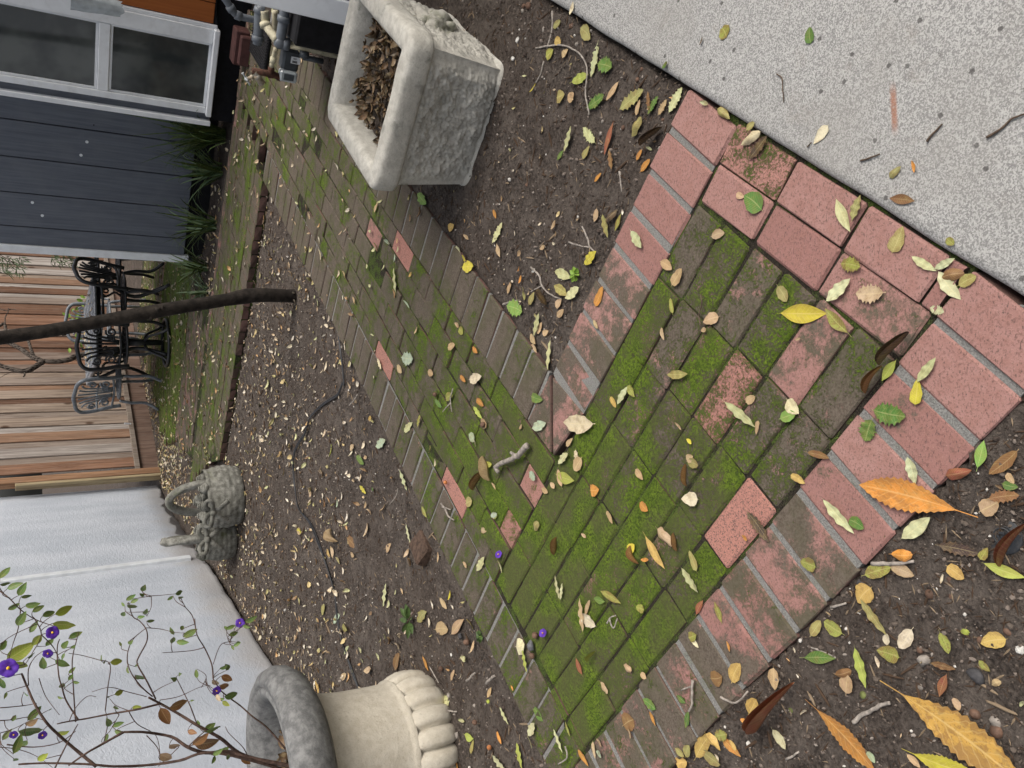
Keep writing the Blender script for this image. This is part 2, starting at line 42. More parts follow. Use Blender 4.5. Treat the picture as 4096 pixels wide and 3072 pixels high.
SHRUB_BR=[[0.008,[[-1.368,3.0,0.709],[-1.343,3.03,0.768],[-1.309,2.992,0.855],[-1.264,2.972,0.919],[-1.237,3.015,0.958],[-1.217,3.024,1.001],[-1.176,2.979,1.065],[-1.163,2.981,1.121]]],[0.005,[[-1.141,2.926,1.126],[-1.159,2.913,1.189],[-1.16,2.872,1.238],[-1.196,2.895,1.289]]],[0.0075,[[-1.375,3.027,0.707],[-1.264,2.984,0.808],[-1.196,2.977,0.886],[-1.158,3.022,0.94],[-1.106,3.018,1.0],[-1.061,2.974,1.041]]],[0.004,[[-1.078,2.941,1.009],[-1.068,2.907,1.085],[-1.076,2.94,1.165],[-1.084,2.966,1.231],[-1.066,2.926,1.292],[-1.061,2.911,1.318]]],[0.004,[[-1.313,3.05,0.611],[-1.242,3.056,0.677],[-1.21,3.099,0.709],[-1.163,3.082,0.753],[-1.111,3.043,0.793],[-1.073,3.07,0.812]]],[0.003,[[-1.046,2.991,0.826],[-1.009,3.032,0.822],[-0.95,3.045,0.842],[-0.881,3.001,0.876],[-0.821,2.999,0.883]]],[0.002,[[-0.85,2.894,0.894],[-0.794,2.932,0.901],[-0.75,2.903,0.928],[-0.709,2.873,0.947]]],[0.002,[[-0.932,3.004,0.849],[-0.935,3.004,0.9],[-0.91,2.959,0.997]]],[0.0025,[[-1.078,3.025,1.024],[-1.025,2.987,1.061],[-0.965,2.967,1.094],[-0.928,3.01,1.103],[-0.884,3.019,1.094],[-0.843,2.974,1.08],[-0.819,2.977,1.044]]],[0.003,[[-1.055,2.931,1.025],[-0.972,2.89,1.057],[-0.92,2.913,1.081],[-0.908,2.948,1.074],[-0.849,2.916,1.051],[-0.803,2.889,1.054],[-0.779,2.929,1.07],[-0.764,2.945,1.089],[-0.704,2.901,1.106]]],[0.0025,[[-1.217,3.04,0.876],[-1.143,3.033,0.899],[-1.104,3.079,0.914],[-1.047,3.073,0.937]]],[0.006,[[-1.31,2.97,0.82],[-1.318,3.004,0.946],[-1.316,3.029,1.047],[-1.275,2.989,1.151],[-1.239,2.974,1.233],[-1.221,3.018,1.35],[-1.205,3.021,1.427]]],[0.006,[[-1.258,2.984,1.206],[-1.211,3.027,1.257],[-1.137,3.009,1.31],[-1.068,2.97,1.348],[-1.01,2.999,1.379],[-0.956,3.03,1.4],[-0.905,2.994,1.412]]],[0.003,[[-1.064,2.92,1.259],[-1.002,2.933,1.29],[-0.94,2.888,1.303],[-0.893,2.887,1.312],[-0.825,2.932,1.313],[-0.794,2.921,1.306]]],[0.002,[[-1.084,3.004,1.174],[-0.998,2.974,1.167],[-0.912,2.944,1.161],[-0.901,2.981,1.193],[-0.883,3.002,1.239],[-0.855,2.959,1.28]]],[0.0025,[[-1.108,3.024,1.262],[-0.977,2.979,1.268],[-0.889,2.991,1.269],[-0.834,3.032,1.253],[-0.806,3.01,1.247]]],[0.002,[[-0.94,2.975,1.394],[-0.883,2.956,1.393],[-0.862,2.999,1.376],[-0.846,3.007,1.35]]],[0.002,[[-1.041,2.992,1.473],[-1.055,3.016,1.437],[-1.07,3.051,1.393],[-1.081,3.018,1.348]]],[0.002,[[-1.015,3.035,1.474],[-1.038,3.08,1.412],[-1.037,3.074,1.372]]],[0.0025,[[-1.168,3.114,1.459],[-1.206,3.138,1.382],[-1.194,3.098,1.308],[-1.162,3.084,1.26]]],[0.003,[[-1.226,2.976,1.325],[-1.152,2.957,1.292],[-1.079,2.919,1.26]]],[0.0022,[[-0.643,3.061,1.468],[-0.66,3.016,1.442],[-0.702,3.016,1.412],[-0.75,3.06,1.374],[-0.779,3.049,1.322],[-0.785,3.007,1.277]]],[0.002,[[-0.709,3.047,1.412],[-0.761,3.017,1.419],[-0.813,3.055,1.433],[-0.869,3.075,1.447]]],[0.002,[[-0.716,2.925,1.374],[-0.774,2.938,1.356],[-0.84,2.979,1.382],[-0.866,2.955,1.402]]],[0.002,[[-0.752,2.853,1.357],[-0.806,2.896,1.326],[-0.855,2.903,1.308]]],[0.002,[[-1.314,3.11,0.929],[-1.354,3.144,0.957],[-1.366,3.11,1.0]]],[0.002,[[-1.19,2.974,1.051],[-1.244,2.968,1.016],[-1.283,2.925,1.016]]],[0.002,[[-1.191,2.984,1.184],[-1.109,2.943,1.172],[-1.057,2.93,1.179]]],[0.0025,[[-1.319,3.102,0.899],[-1.284,3.064,0.881],[-1.272,3.094,0.835],[-1.287,3.124,0.789]]],[0.0016,[[-0.999,3.001,0.823],[-0.937,3.001,0.798],[-0.941,3.045,0.757],[-0.949,3.034,0.718]]],[0.0016,[[-0.915,2.963,0.773],[-0.891,3.002,0.732],[-0.877,3.021,0.695]]],[0.0016,[[-0.84,3.053,1.035],[-0.864,3.094,0.985],[-0.88,3.07,0.935],[-0.883,3.036,0.878]]],[0.0016,[[-1.031,2.904,1.056],[-1.005,2.91,1.111],[-0.962,2.865,1.169],[-0.967,2.87,1.221]]],[0.0016,[[-1.116,3.08,0.992],[-1.105,3.045,0.935],[-1.079,3.021,0.869],[-1.094,3.061,0.822]]],[0.0016,[[-1.068,2.986,0.867],[-1.016,2.943,0.858],[-0.991,2.961,0.885]]],[0.0016,[[-1.054,2.889,1.286],[-1.01,2.877,1.267],[-0.996,2.921,1.232],[-1.003,2.922,1.205]]],[0.0016,[[-1.087,3.009,1.474],[-1.093,3.039,1.438],[-1.09,3.068,1.399]]],[0.0016,[[-1.16,3.084,1.478],[-1.198,3.129,1.428],[-1.23,3.116,1.376],[-1.265,3.075,1.33]]],[0.0016,[[-0.913,2.939,1.365],[-0.982,2.957,1.347],[-1.035,2.914,1.311]]],[0.0016,[[-0.731,3.06,1.017],[-0.765,3.035,1.021],[-0.786,3.001,1.04]]],[0.0016,[[-0.69,2.974,1.056],[-0.697,2.929,1.047],[-0.705,2.935,1.032]]],[0.002,[[-1.388,3.053,0.697],[-1.338,3.029,0.719],[-1.292,3.07,0.759],[-1.269,3.084,0.768]]],[0.002,[[-1.109,3.026,1.102],[-1.171,3.045,1.072],[-1.241,3.083,1.009],[-1.307,3.054,0.999]]],[0.0016,[[-1.074,2.908,1.14],[-1.137,2.952,1.165],[-1.143,2.952,1.172]]]]
SHRUB_LF=[[[-0.59,3.0,1.466],[-0.559,3.03,1.438],"g"],[[-0.624,3.075,1.468],[-0.628,3.091,1.437],"g"],[[-0.605,2.901,1.445],[-0.589,2.888,1.403],"g"],[[-0.703,3.058,1.399],[-0.695,3.028,1.357],"g"],[[-0.698,3.022,1.446],[-0.68,3.003,1.414],"g"],[[-0.691,2.912,1.38],[-0.677,2.921,1.345],"g"],[[-0.754,3.094,1.351],[-0.749,3.123,1.31],"g"],[[-0.721,2.962,1.317],[-0.709,2.984,1.263],"y"],[[-0.748,2.957,1.324],[-0.77,2.952,1.259],"y"],[[-0.881,3.096,1.454],[-0.834,3.069,1.375],"y"],[[-0.879,2.915,1.352],[-0.835,2.89,1.355],"g"],[[-0.886,3.017,1.318],[-0.918,3.017,1.276],"g"],[[-0.883,3.062,1.434],[-0.918,3.088,1.395],"y"],[[-0.829,2.9,1.395],[-0.827,2.927,1.373],"g"],[[-0.673,3.071,1.411],[-0.676,3.075,1.379],"g"],[[-0.654,3.006,1.417],[-0.612,2.983,1.396],"g"],[[-0.729,2.922,1.421],[-0.683,2.893,1.397],"g"],[[-0.803,3.099,1.388],[-0.766,3.09,1.364],"g"],[[-0.777,2.947,1.356],[-0.814,2.967,1.382],"y"],[[-0.823,2.972,1.344],[-0.809,3.002,1.32],"g"],[[-0.841,3.09,1.275],[-0.829,3.102,1.231],"g"],[[-0.826,2.908,1.275],[-0.813,2.891,1.263],"g"],[[-0.856,3.033,1.297],[-0.828,3.003,1.281],"g"],[[-0.878,3.049,1.29],[-0.895,3.033,1.298],"g"],[[-0.892,2.902,1.164],[-0.9,2.915,1.124],"y"],[[-1.008,3.081,1.072],[-1.044,3.111,1.037],"g"],[[-1.031,2.989,1.146],[-1.032,3.008,1.115],"y"],[[-1.069,2.933,1.099],[-1.069,2.924,1.07],"y"],[[-1.162,3.1,1.314],[-1.156,3.071,1.281],"y"],[[-1.173,2.934,1.373],[-1.15,2.911,1.346],"y"],[[-1.058,2.989,1.399],[-1.022,2.993,1.359],"g"],[[-1.119,3.082,1.426],[-1.149,3.109,1.353],"g"],[[-1.122,2.903,1.437],[-1.073,2.928,1.412],"g"],[[-1.125,3.048,1.47],[-1.095,3.048,1.443],"g"],[[-0.89,3.033,0.917],[-0.863,3.008,0.873],"g"],[[-0.865,2.907,0.959],[-0.868,2.88,0.925],"g"],[[-0.892,3.09,0.94],[-0.862,3.086,0.955],"g"],[[-0.866,2.973,0.957],[-0.897,2.996,0.963],"g"],[[-0.839,2.946,0.938],[-0.831,2.975,0.924],"g"],[[-0.828,3.099,1.029],[-0.835,3.107,1.0],"g"],[[-0.764,2.922,1.077],[-0.759,2.902,1.058],"g"],[[-0.778,3.005,1.047],[-0.756,2.976,1.041],"g"],[[-0.736,3.071,1.097],[-0.718,3.059,1.067],"g"],[[-0.711,2.9,1.11],[-0.73,2.917,1.076],"g"],[[-0.774,3.062,1.103],[-0.797,3.092,1.111],"g"],[[-0.743,3.017,1.106],[-0.731,3.033,1.117],"g"],[[-0.709,2.915,1.098],[-0.698,2.902,1.075],"g"],[[-0.718,3.096,1.043],[-0.69,3.066,1.035],"g"],[[-0.703,2.957,1.051],[-0.69,2.938,1.066],"g"],[[-0.718,2.961,0.959],[-0.735,2.97,0.977],"g"],[[-0.745,3.095,0.932],[-0.746,3.123,0.9],"g"],[[-0.713,2.913,0.948],[-0.727,2.935,0.928],"g"],[[-1.15,3.022,1.153],[-1.143,3.017,1.116],"g"],[[-1.182,3.058,1.143],[-1.188,3.031,1.117],"g"],[[-1.102,2.901,1.168],[-1.067,2.876,1.178],"g"],[[-1.191,3.074,1.163],[-1.22,3.075,1.172],"g"],[[-1.236,3.001,0.86],[-1.222,3.026,0.813],"g"],[[-1.203,2.925,0.865],[-1.215,2.952,0.809],"g"],[[-1.252,3.099,0.858],[-1.228,3.103,0.864],"g"],[[-1.302,2.943,0.841],[-1.28,2.919,0.812],"g"],[[-1.323,2.977,0.827],[-1.334,2.949,0.842],"g"],[[-1.36,3.088,0.789],[-1.349,3.08,0.754],"g"],[[-1.298,2.906,0.801],[-1.326,2.926,0.788],"g"],[[-1.139,3.038,0.779],[-1.151,3.067,0.721],"g"],[[-1.149,3.044,0.778],[-1.152,3.056,0.801],"g"],[[-1.103,2.904,0.813],[-1.12,2.887,0.792],"y"],[[-1.049,3.084,0.784],[-1.034,3.054,0.763],"g"],[[-0.873,2.984,0.78],[-0.862,2.968,0.746],"g"],[[-0.883,2.937,0.778],[-0.884,2.95,0.742],"g"],[[-0.913,3.1,0.753],[-0.901,3.13,0.753],"g"],[[-0.918,2.93,0.757],[-0.919,2.949,0.735],"g"],[[-0.939,2.994,0.759],[-0.957,2.984,0.752],"g"],[[-0.888,3.079,0.69],[-0.868,3.05,0.652],"g"],[[-0.848,2.902,0.738],[-0.854,2.879,0.717],"g"],[[-1.065,3.053,0.786],[-1.093,3.058,0.743],"b"],[[-1.089,3.028,0.796],[-1.115,3.056,0.756],"b"],[[-1.088,2.91,0.985],[-1.088,2.934,0.92],"b"],[[-1.149,3.092,0.991],[-1.219,3.091,0.96],"b"],[[-1.205,2.968,0.919],[-1.21,2.942,0.894],"b"],[[-1.251,2.951,0.907],[-1.217,2.924,0.856],"b"],[[-1.315,3.098,0.876],[-1.327,3.094,0.786],"d"],[[-1.241,2.919,1.016],[-1.285,2.942,0.975],"t"],[[-1.256,3.01,0.974],[-1.287,3.039,0.934],"t"],[[-1.08,3.067,0.816],[-1.105,3.075,0.789],"c"],[[-1.073,2.9,0.833],[-1.094,2.88,0.824],"c"],[[-1.1,3.066,1.403],[-1.08,3.037,1.372],"t"],[[-1.363,3.012,0.731],[-1.397,3.0,0.697],"b"],[[-0.777,2.918,1.467],[-0.777,2.935,1.452],"g"],[[-0.847,3.097,1.472],[-0.821,3.127,1.453],"g"],[[-0.894,2.952,1.47],[-0.938,2.968,1.459],"g"],[[-0.946,2.966,1.453],[-0.962,2.953,1.459],"g"],[[-0.997,3.093,1.408],[-1.005,3.063,1.398],"g"],[[-0.936,2.91,1.271],[-0.937,2.891,1.255],"g"],[[-0.943,3.027,1.279],[-0.927,3.036,1.258],"g"],[[-0.979,3.054,1.295],[-1.01,3.083,1.302],"g"],[[-0.926,2.901,1.284],[-0.914,2.923,1.27],"g"],[[-0.978,3.078,1.072],[-0.967,3.072,1.061],"g"],[[-0.947,2.995,1.105],[-0.962,2.968,1.105],"g"],[[-0.85,2.929,1.106],[-0.834,2.904,1.095],"g"],[[-0.903,3.1,1.112],[-0.886,3.101,1.119],"g"],[[-0.891,2.938,1.185],[-0.879,2.964,1.187],"g"],[[-0.912,2.982,1.179],[-0.919,3.009,1.167],"g"],[[-1.066,3.085,0.865],[-1.033,3.088,0.868],"g"],[[-0.997,2.904,0.962],[-0.978,2.881,0.98],"g"],[[-1.026,3.042,0.934],[-1.014,3.014,0.931],"g"],[[-1.128,3.039,0.898],[-1.125,3.032,0.885],"g"],[[-1.039,2.905,1.153],[-1.065,2.926,1.142],"g"],[[-1.077,3.087,1.153],[-1.078,3.117,1.158],"g"],[[-1.035,2.979,1.341],[-1.035,2.99,1.328],"g"],[[-0.984,2.941,1.315],[-0.988,2.924,1.303],"g"],[[-1.062,3.099,0.748],[-1.032,3.07,0.766],"g"],[[-0.923,2.926,0.766],[-0.911,2.911,0.745],"g"],[[-1.036,2.999,1.43],[-1.06,3.013,1.443],"g"],[[-1.154,3.075,1.401],[-1.183,3.105,1.421],"g"],[[-1.136,2.901,1.437],[-1.153,2.919,1.425],"g"]]
FLOWERS=[[[-0.859,2.93,1.446],0.0301],[[-0.771,2.93,1.326],0.0207],[[-0.835,2.93,1.339],0.016],[[-1.071,2.93,0.827],0.0169],[[-0.845,2.93,0.741],0.0169],[[-1.093,2.93,1.359],0.0141],[[-1.072,2.93,1.436],0.0132]]
PIPES={"gray":[[1.914,3.718,0.279],[1.875,3.75,0.285],[1.789,3.818,0.285],[1.717,3.876,0.286]],"gray_up":[[1.913,3.911,0.557],[1.885,3.933,0.52],[1.856,3.956,0.488],[1.845,3.965,0.453],[1.845,3.965,0.361]],"gray_drop":[[1.875,3.903,0.353],[1.869,3.908,0.372],[1.812,3.953,0.368],[1.743,4.008,0.361]],"cream_down":[[1.715,3.877,0.282],[1.719,3.874,0.242],[1.716,3.876,-0.009],[1.712,3.88,-0.305]],"cream_back":[[1.722,3.872,0.301],[1.803,3.909,0.344]],"mottled":[[1.814,3.926,0.34],[1.864,3.886,0.357]],"cream_short":[[1.895,3.925,0.292],[1.822,3.984,0.275]],"nipple":[[1.695,3.893,0.301],[1.618,3.955,0.309]],"rust":[[1.618,3.955,0.309],[1.579,3.986,0.306]],"rust2":[[1.586,3.98,0.257],[1.593,3.975,0.305],[1.591,3.976,0.398]],"valve":[[1.593,3.975,0.384],[1.572,3.991,0.369],[1.555,4.005,0.35]],"spigot":[[1.575,3.989,0.377],[1.556,4.004,0.416]],"handle":[[1.574,3.99,0.44],[1.556,4.004,0.421],[1.535,4.02,0.399]],"disc":[[1.836,3.908,0.17]],"disc_r":0.092,"meter":[[1.679,3.957,0.216]],"index":[[1.598,3.97,0.223]],"bolt":[[1.672,3.885,0.165],[1.673,3.885,0.144]],"panel":[[2.003,4.095,0.161],[2.051,4.056,-0.112],[1.885,4.189,-0.156],[1.84,4.225,0.127]]}
BOX=[[2.896,6.243,0.0],[2.73,6.258,0.0],[2.452,5.799,0.0],[2.552,5.663,0.0],[2.655,5.654,0.0]]
MAT=[[2.624,5.731,0.0],[2.104,5.221,0.0],[2.093,5.097,0.0],[2.34,5.047,0.0]]
TREE1=[[[0.576,4.84,-0.087],0.043],[[0.575,4.83,-0.021],0.048],[[0.569,4.8,0.177],0.049],[[0.559,4.8,0.258],0.053],[[0.529,4.78,0.384],0.043],[[0.469,4.74,0.664],0.043],[[0.438,4.72,0.796],0.046],[[0.386,4.7,1.02],0.04],[[0.326,4.68,1.275],0.039],[[0.284,4.66,1.492],0.04],[[0.239,4.63,1.694],0.036],[[0.184,4.6,1.974],0.03]]
TREE2=[[0.045,[[0.562,11.845,-0.037],[0.56,11.842,0.43],[0.529,11.803,0.634],[0.485,11.747,0.833],[0.441,11.693,0.909],[0.413,11.657,1.052],[0.419,11.665,1.215]]],[0.033,[[0.419,11.665,1.215],[0.484,11.747,1.328],[0.584,11.872,1.441],[0.656,11.961,1.555],[0.713,12.033,1.669],[0.784,12.122,1.806]]],[0.036,[[0.414,11.658,1.203],[0.317,11.537,1.332],[0.29,11.504,1.411],[0.305,11.522,1.51],[0.366,11.598,1.664],[0.443,11.694,1.797]]],[0.022,[[0.442,11.693,1.283],[0.556,11.836,1.326],[0.673,11.982,1.352],[0.732,12.057,1.369]]],[0.012,[[0.304,11.521,1.41],[0.244,11.446,1.405],[0.218,11.413,1.418]]],[0.02,[[0.818,12.164,1.602],[0.939,12.316,1.626],[0.907,12.276,1.672],[0.875,12.236,1.74]]],[0.008,[[0.924,12.297,1.614],[1.033,12.433,1.615],[1.129,12.554,1.58],[1.177,12.615,1.58]]],[0.006,[[1.129,12.554,1.58],[1.143,12.572,1.639],[1.164,12.598,1.675]]],[0.006,[[1.145,12.574,1.585],[1.163,12.597,1.532],[1.148,12.578,1.496]]],[0.004,[[0.305,11.521,1.488],[0.252,11.456,1.598],[0.205,11.397,1.662]]]]
HOSE=[[0.3,3.98,-0.025],[0.177,3.934,-0.025],[0.018,3.909,-0.025],[0.018,3.924,-0.025],[-0.042,4.001,-0.025],[-0.088,4.229,-0.025],[-0.171,4.486,-0.025],[-0.262,4.579,-0.025],[-0.38,4.8,-0.025],[-0.477,4.855,-0.025],[-0.618,4.817,-0.025],[-0.738,4.752,-0.025],[-0.799,4.529,-0.025],[-0.901,4.365,-0.025],[-1.038,4.192,-0.025],[-1.126,4.116,-0.025],[-1.252,4.076,-0.025],[-1.351,4.027,-0.025],[-1.407,3.942,-0.025],[-1.474,3.862,-0.025],[-1.524,3.797,-0.025],[-1.563,3.716,-0.025]]
TWIGS=[[0.011,[[-0.194,2.101,0.023],[-0.226,2.143,0.023],[-0.245,2.194,0.023],[-0.278,2.297,0.023],[-0.301,2.29,0.023]]],[0.004,[[0.274,2.281,-0.016],[0.278,2.185,-0.016]]],[0.0035,[[0.375,2.105,-0.016],[0.344,2.059,-0.016],[0.309,2.044,-0.016],[0.279,2.004,-0.016],[0.255,1.939,-0.016]]],[0.0025,[[0.31,2.046,-0.018],[0.296,2.123,-0.018]]],[0.0035,[[0.457,1.827,-0.016],[0.419,1.804,-0.016],[0.394,1.794,-0.016],[0.372,1.77,-0.016]]],[0.003,[[0.423,1.898,-0.017],[0.404,1.844,-0.017],[0.391,1.794,-0.017]]],[0.002,[[0.204,1.341,0.012],[0.183,1.338,0.012],[0.154,1.348,0.012],[0.131,1.343,0.012]]],[0.003,[[1.061,2.046,-0.012],[1.021,1.915,-0.012],[0.977,1.84,-0.012],[0.934,1.797,-0.012],[0.896,1.784,-0.012],[0.839,1.794,-0.012],[0.803,1.787,-0.012],[0.769,1.778,-0.012]]],[0.002,[[0.894,1.863,-0.018],[0.848,1.807,-0.018]]],[0.004,[[1.142,1.956,-0.016],[1.089,1.958,-0.016],[1.037,1.988,-0.016]]],[0.003,[[1.009,2.009,-0.017],[0.975,2.027,-0.017],[0.956,2.057,-0.017]]],[0.003,[[0.578,1.656,-0.017],[0.52,1.648,-0.017]]],[0.0022,[[0.415,0.783,0.016],[0.426,0.771,0.016],[0.438,0.755,0.016]]],[0.0022,[[0.394,0.682,0.016],[0.401,0.66,0.016],[0.413,0.643,0.016],[0.415,0.621,0.016]]],[0.002,[[0.414,0.913,0.016],[0.414,0.893,0.016],[0.417,0.873,0.016]]],[0.0015,[[0.647,1.104,0.016],[0.633,1.091,0.016],[0.607,1.089,0.016],[0.581,1.087,0.016]]],[0.0015,[[0.472,1.032,0.016],[0.479,1.021,0.016]]],[0.0045,[[-0.363,0.922,-0.014],[-0.356,0.878,-0.014],[-0.343,0.837,-0.014]]],[0.005,[[-0.688,0.968,-0.013],[-0.665,0.947,-0.013],[-0.637,0.912,-0.013],[-0.623,0.889,-0.013]]],[0.0025,[[-0.566,1.075,-0.018],[-0.568,1.046,-0.018],[-0.572,1.008,-0.018]]],[0.003,[[-0.471,1.018,-0.017],[-0.454,0.983,-0.017]]],[0.003,[[-0.832,1.139,-0.017],[-0.801,1.103,-0.017]]],[0.0025,[[-0.677,1.726,0.01],[-0.657,1.71,0.01],[-0.645,1.687,0.01]]],[0.0025,[[-0.662,1.716,0.01],[-0.681,1.704,0.01],[-0.679,1.693,0.01],[-0.652,1.68,0.01]]],[0.004,[[-0.733,1.393,0.014],[-0.765,1.397,0.014],[-0.792,1.396,0.014],[-0.813,1.407,0.014]]],[0.0025,[[-0.748,1.397,0.012],[-0.77,1.435,0.013]]],[0.003,[[-1.104,1.941,0.011],[-1.136,1.933,0.011],[-1.174,1.98,0.011]]],[0.003,[[-0.742,1.301,0.009],[-0.744,1.272,0.009],[-0.736,1.248,0.009],[-0.702,1.217,0.009]]],[0.005,[[-0.701,1.255,-0.015],[-0.677,1.23,-0.015]]],[0.0025,[[-0.013,2.631,0.01],[-0.052,2.652,0.01],[-0.101,2.644,0.01]]],[0.0025,[[-0.066,2.652,0.01],[-0.102,2.722,0.01]]],[0.004,[[-0.461,2.746,0.012],[-0.483,2.707,0.012],[-0.503,2.689,0.012],[-0.512,2.641,0.012]]],[0.003,[[-0.474,2.739,0.011],[-0.476,2.67,0.011]]],[0.004,[[-0.036,3.687,-0.016],[-0.071,3.753,-0.016],[-0.092,3.812,-0.016]]],[0.0025,[[-0.453,3.216,-0.018],[-0.492,3.243,-0.018],[-0.537,3.318,-0.018]]],[0.005,[[-1.117,2.602,-0.015],[-1.065,2.537,-0.015]]],[0.006,[[-1.076,2.451,-0.014],[-1.031,2.391,-0.014]]],[0.004,[[-1.288,2.774,-0.016],[-1.263,2.69,-0.016]]],[0.0025,[[-1.161,2.933,-0.018],[-1.196,2.86,-0.018],[-1.202,2.85,-0.017]]]]
STONES=[[-0.4,0.813,-0.02,0.0094,"nut"],[-0.72,1.125,-0.02,0.0086,"green"],[-0.631,0.952,-0.02,0.0086,"green"],[-0.526,0.734,-0.02,0.0136,"dark"],[-0.578,0.834,-0.02,0.0072,"stone"],[-0.612,0.702,-0.02,0.0112,"nut"],[-0.594,0.737,-0.02,0.0095,"nut"],[-0.509,0.835,-0.02,0.0071,"nut"],[-0.365,0.775,-0.02,0.0085,"nut"],[-0.366,0.698,-0.02,0.0107,"dark"],[-0.375,0.788,-0.02,0.0098,"dark"],[-0.365,0.72,-0.02,0.0077,"dark"],[-0.395,0.773,-0.02,0.0083,"nut"],[-0.408,0.769,-0.02,0.0086,"stone"],[-0.461,0.725,-0.02,0.0073,"nut"],[-0.434,0.681,-0.02,0.0084,"nut"],[-0.527,0.829,-0.02,0.0114,"stone"],[-0.596,0.704,-0.02,0.01,"stone"],[-0.735,1.087,-0.02,0.0057,"white"],[-0.461,0.662,-0.02,0.0084,"white"],[-0.603,1.047,-0.02,0.0082,"nut"],[-0.453,0.751,-0.02,0.0081,"lime"],[-0.706,0.783,-0.02,0.0156,"green"],[-0.795,1.087,-0.02,0.0081,"nut"],[-0.743,1.152,-0.02,0.0073,"nut"],[-0.542,1.047,-0.02,0.0081,"stone"],[-0.437,0.79,-0.02,0.0054,"nut"],[-0.414,0.951,-0.02,0.0116,"dark"],[-0.43,1.077,-0.02,0.0081,"stone"],[-0.33,0.793,-0.02,0.0085,"stone"],[-0.206,0.757,-0.02,0.0083,"stone"],[-0.156,0.725,-0.02,0.0052,"stone"],[-0.232,0.847,-0.02,0.0069,"dark"],[-0.074,0.674,-0.02,0.0065,"stone"],[-0.851,2.124,0.006,0.015,"stone2"],[-0.809,2.099,0.006,0.011,"nut"],[-0.881,2.119,0.006,0.0099,"nut"],[1.219,2.096,-0.018,0.0116,"nut"],[1.231,2.126,-0.018,0.0075,"nut"],[1.219,2.134,-0.018,0.0075,"stone"],[0.669,1.487,-0.018,0.0051,"nut"],[0.694,1.644,-0.018,0.0067,"nut"],[0.706,1.742,-0.018,0.0063,"stone"],[0.738,1.733,-0.018,0.0056,"stone"],[1.059,1.862,-0.018,0.0121,"nut"],[1.0,1.844,-0.018,0.0067,"stone"],[1.11,2.013,-0.018,0.0088,"stone"],[0.914,2.053,-0.018,0.0055,"nut"],[0.804,1.581,-0.018,0.0067,"nut"],[0.826,1.564,-0.018,0.0054,"nut"],[0.795,2.15,-0.018,0.0064,"stone"],[0.648,2.128,-0.018,0.007,"nut"],[0.858,2.099,-0.018,0.0055,"white"],[1.136,2.169,-0.018,0.0084,"white"],[1.087,2.2,-0.018,0.0084,"white"],[0.364,2.098,-0.018,0.0091,"white"],[0.437,1.403,-0.018,0.0036,"nut"],[0.403,2.212,-0.018,0.0047,"stone"],[0.556,2.067,-0.018,0.0061,"dark"],[-0.035,2.785,0.008,0.0101,"nut"],[-0.142,2.406,0.008,0.0107,"nut"],[-0.376,2.71,0.008,0.0082,"orange"],[-0.975,2.614,-0.02,0.013,"nut"],[-0.966,2.665,-0.02,0.0117,"dark"],[-1.229,2.774,-0.02,0.0109,"stone"],[-1.2,2.565,-0.02,0.0075,"stone"],[-1.149,2.46,-0.02,0.0073,"lime"],[-1.315,2.458,-0.02,0.0093,"orange"],[-1.365,2.712,-0.02,0.0109,"stone"],[-1.262,2.564,-0.02,0.0104,"nut"],[-1.061,2.747,-0.02,0.0058,"white"],[-1.144,2.842,-0.02,0.01,"nut"]]
SPRINK=[-0.274,0.684,-0.02]
HALFBRICK=[[-0.686,3.06,-0.03],[-0.671,2.914,-0.03]]
FALLENFL=[[-0.788,2.048,0.004],[-0.586,2.312,0.004]]
SPOTS=[[-2.83,0.943],[-2.948,0.982],[-3.403,1.319],[-3.513,1.251],[-2.684,0.898]]
HANG=[[1.971,13.849,1.615],[2.127,14.045,0.844]]
WEED=[[1.044,12.528,0.795],[1.279,12.822,0.635],[0.723,12.126,0.73]]
COVER=[[2.577,5.748,0.93],[2.55,5.769,0.8],[2.601,5.729,0.761]]
MARK=[[-0.513,11.299,0.383],[-0.494,11.323,0.263]]
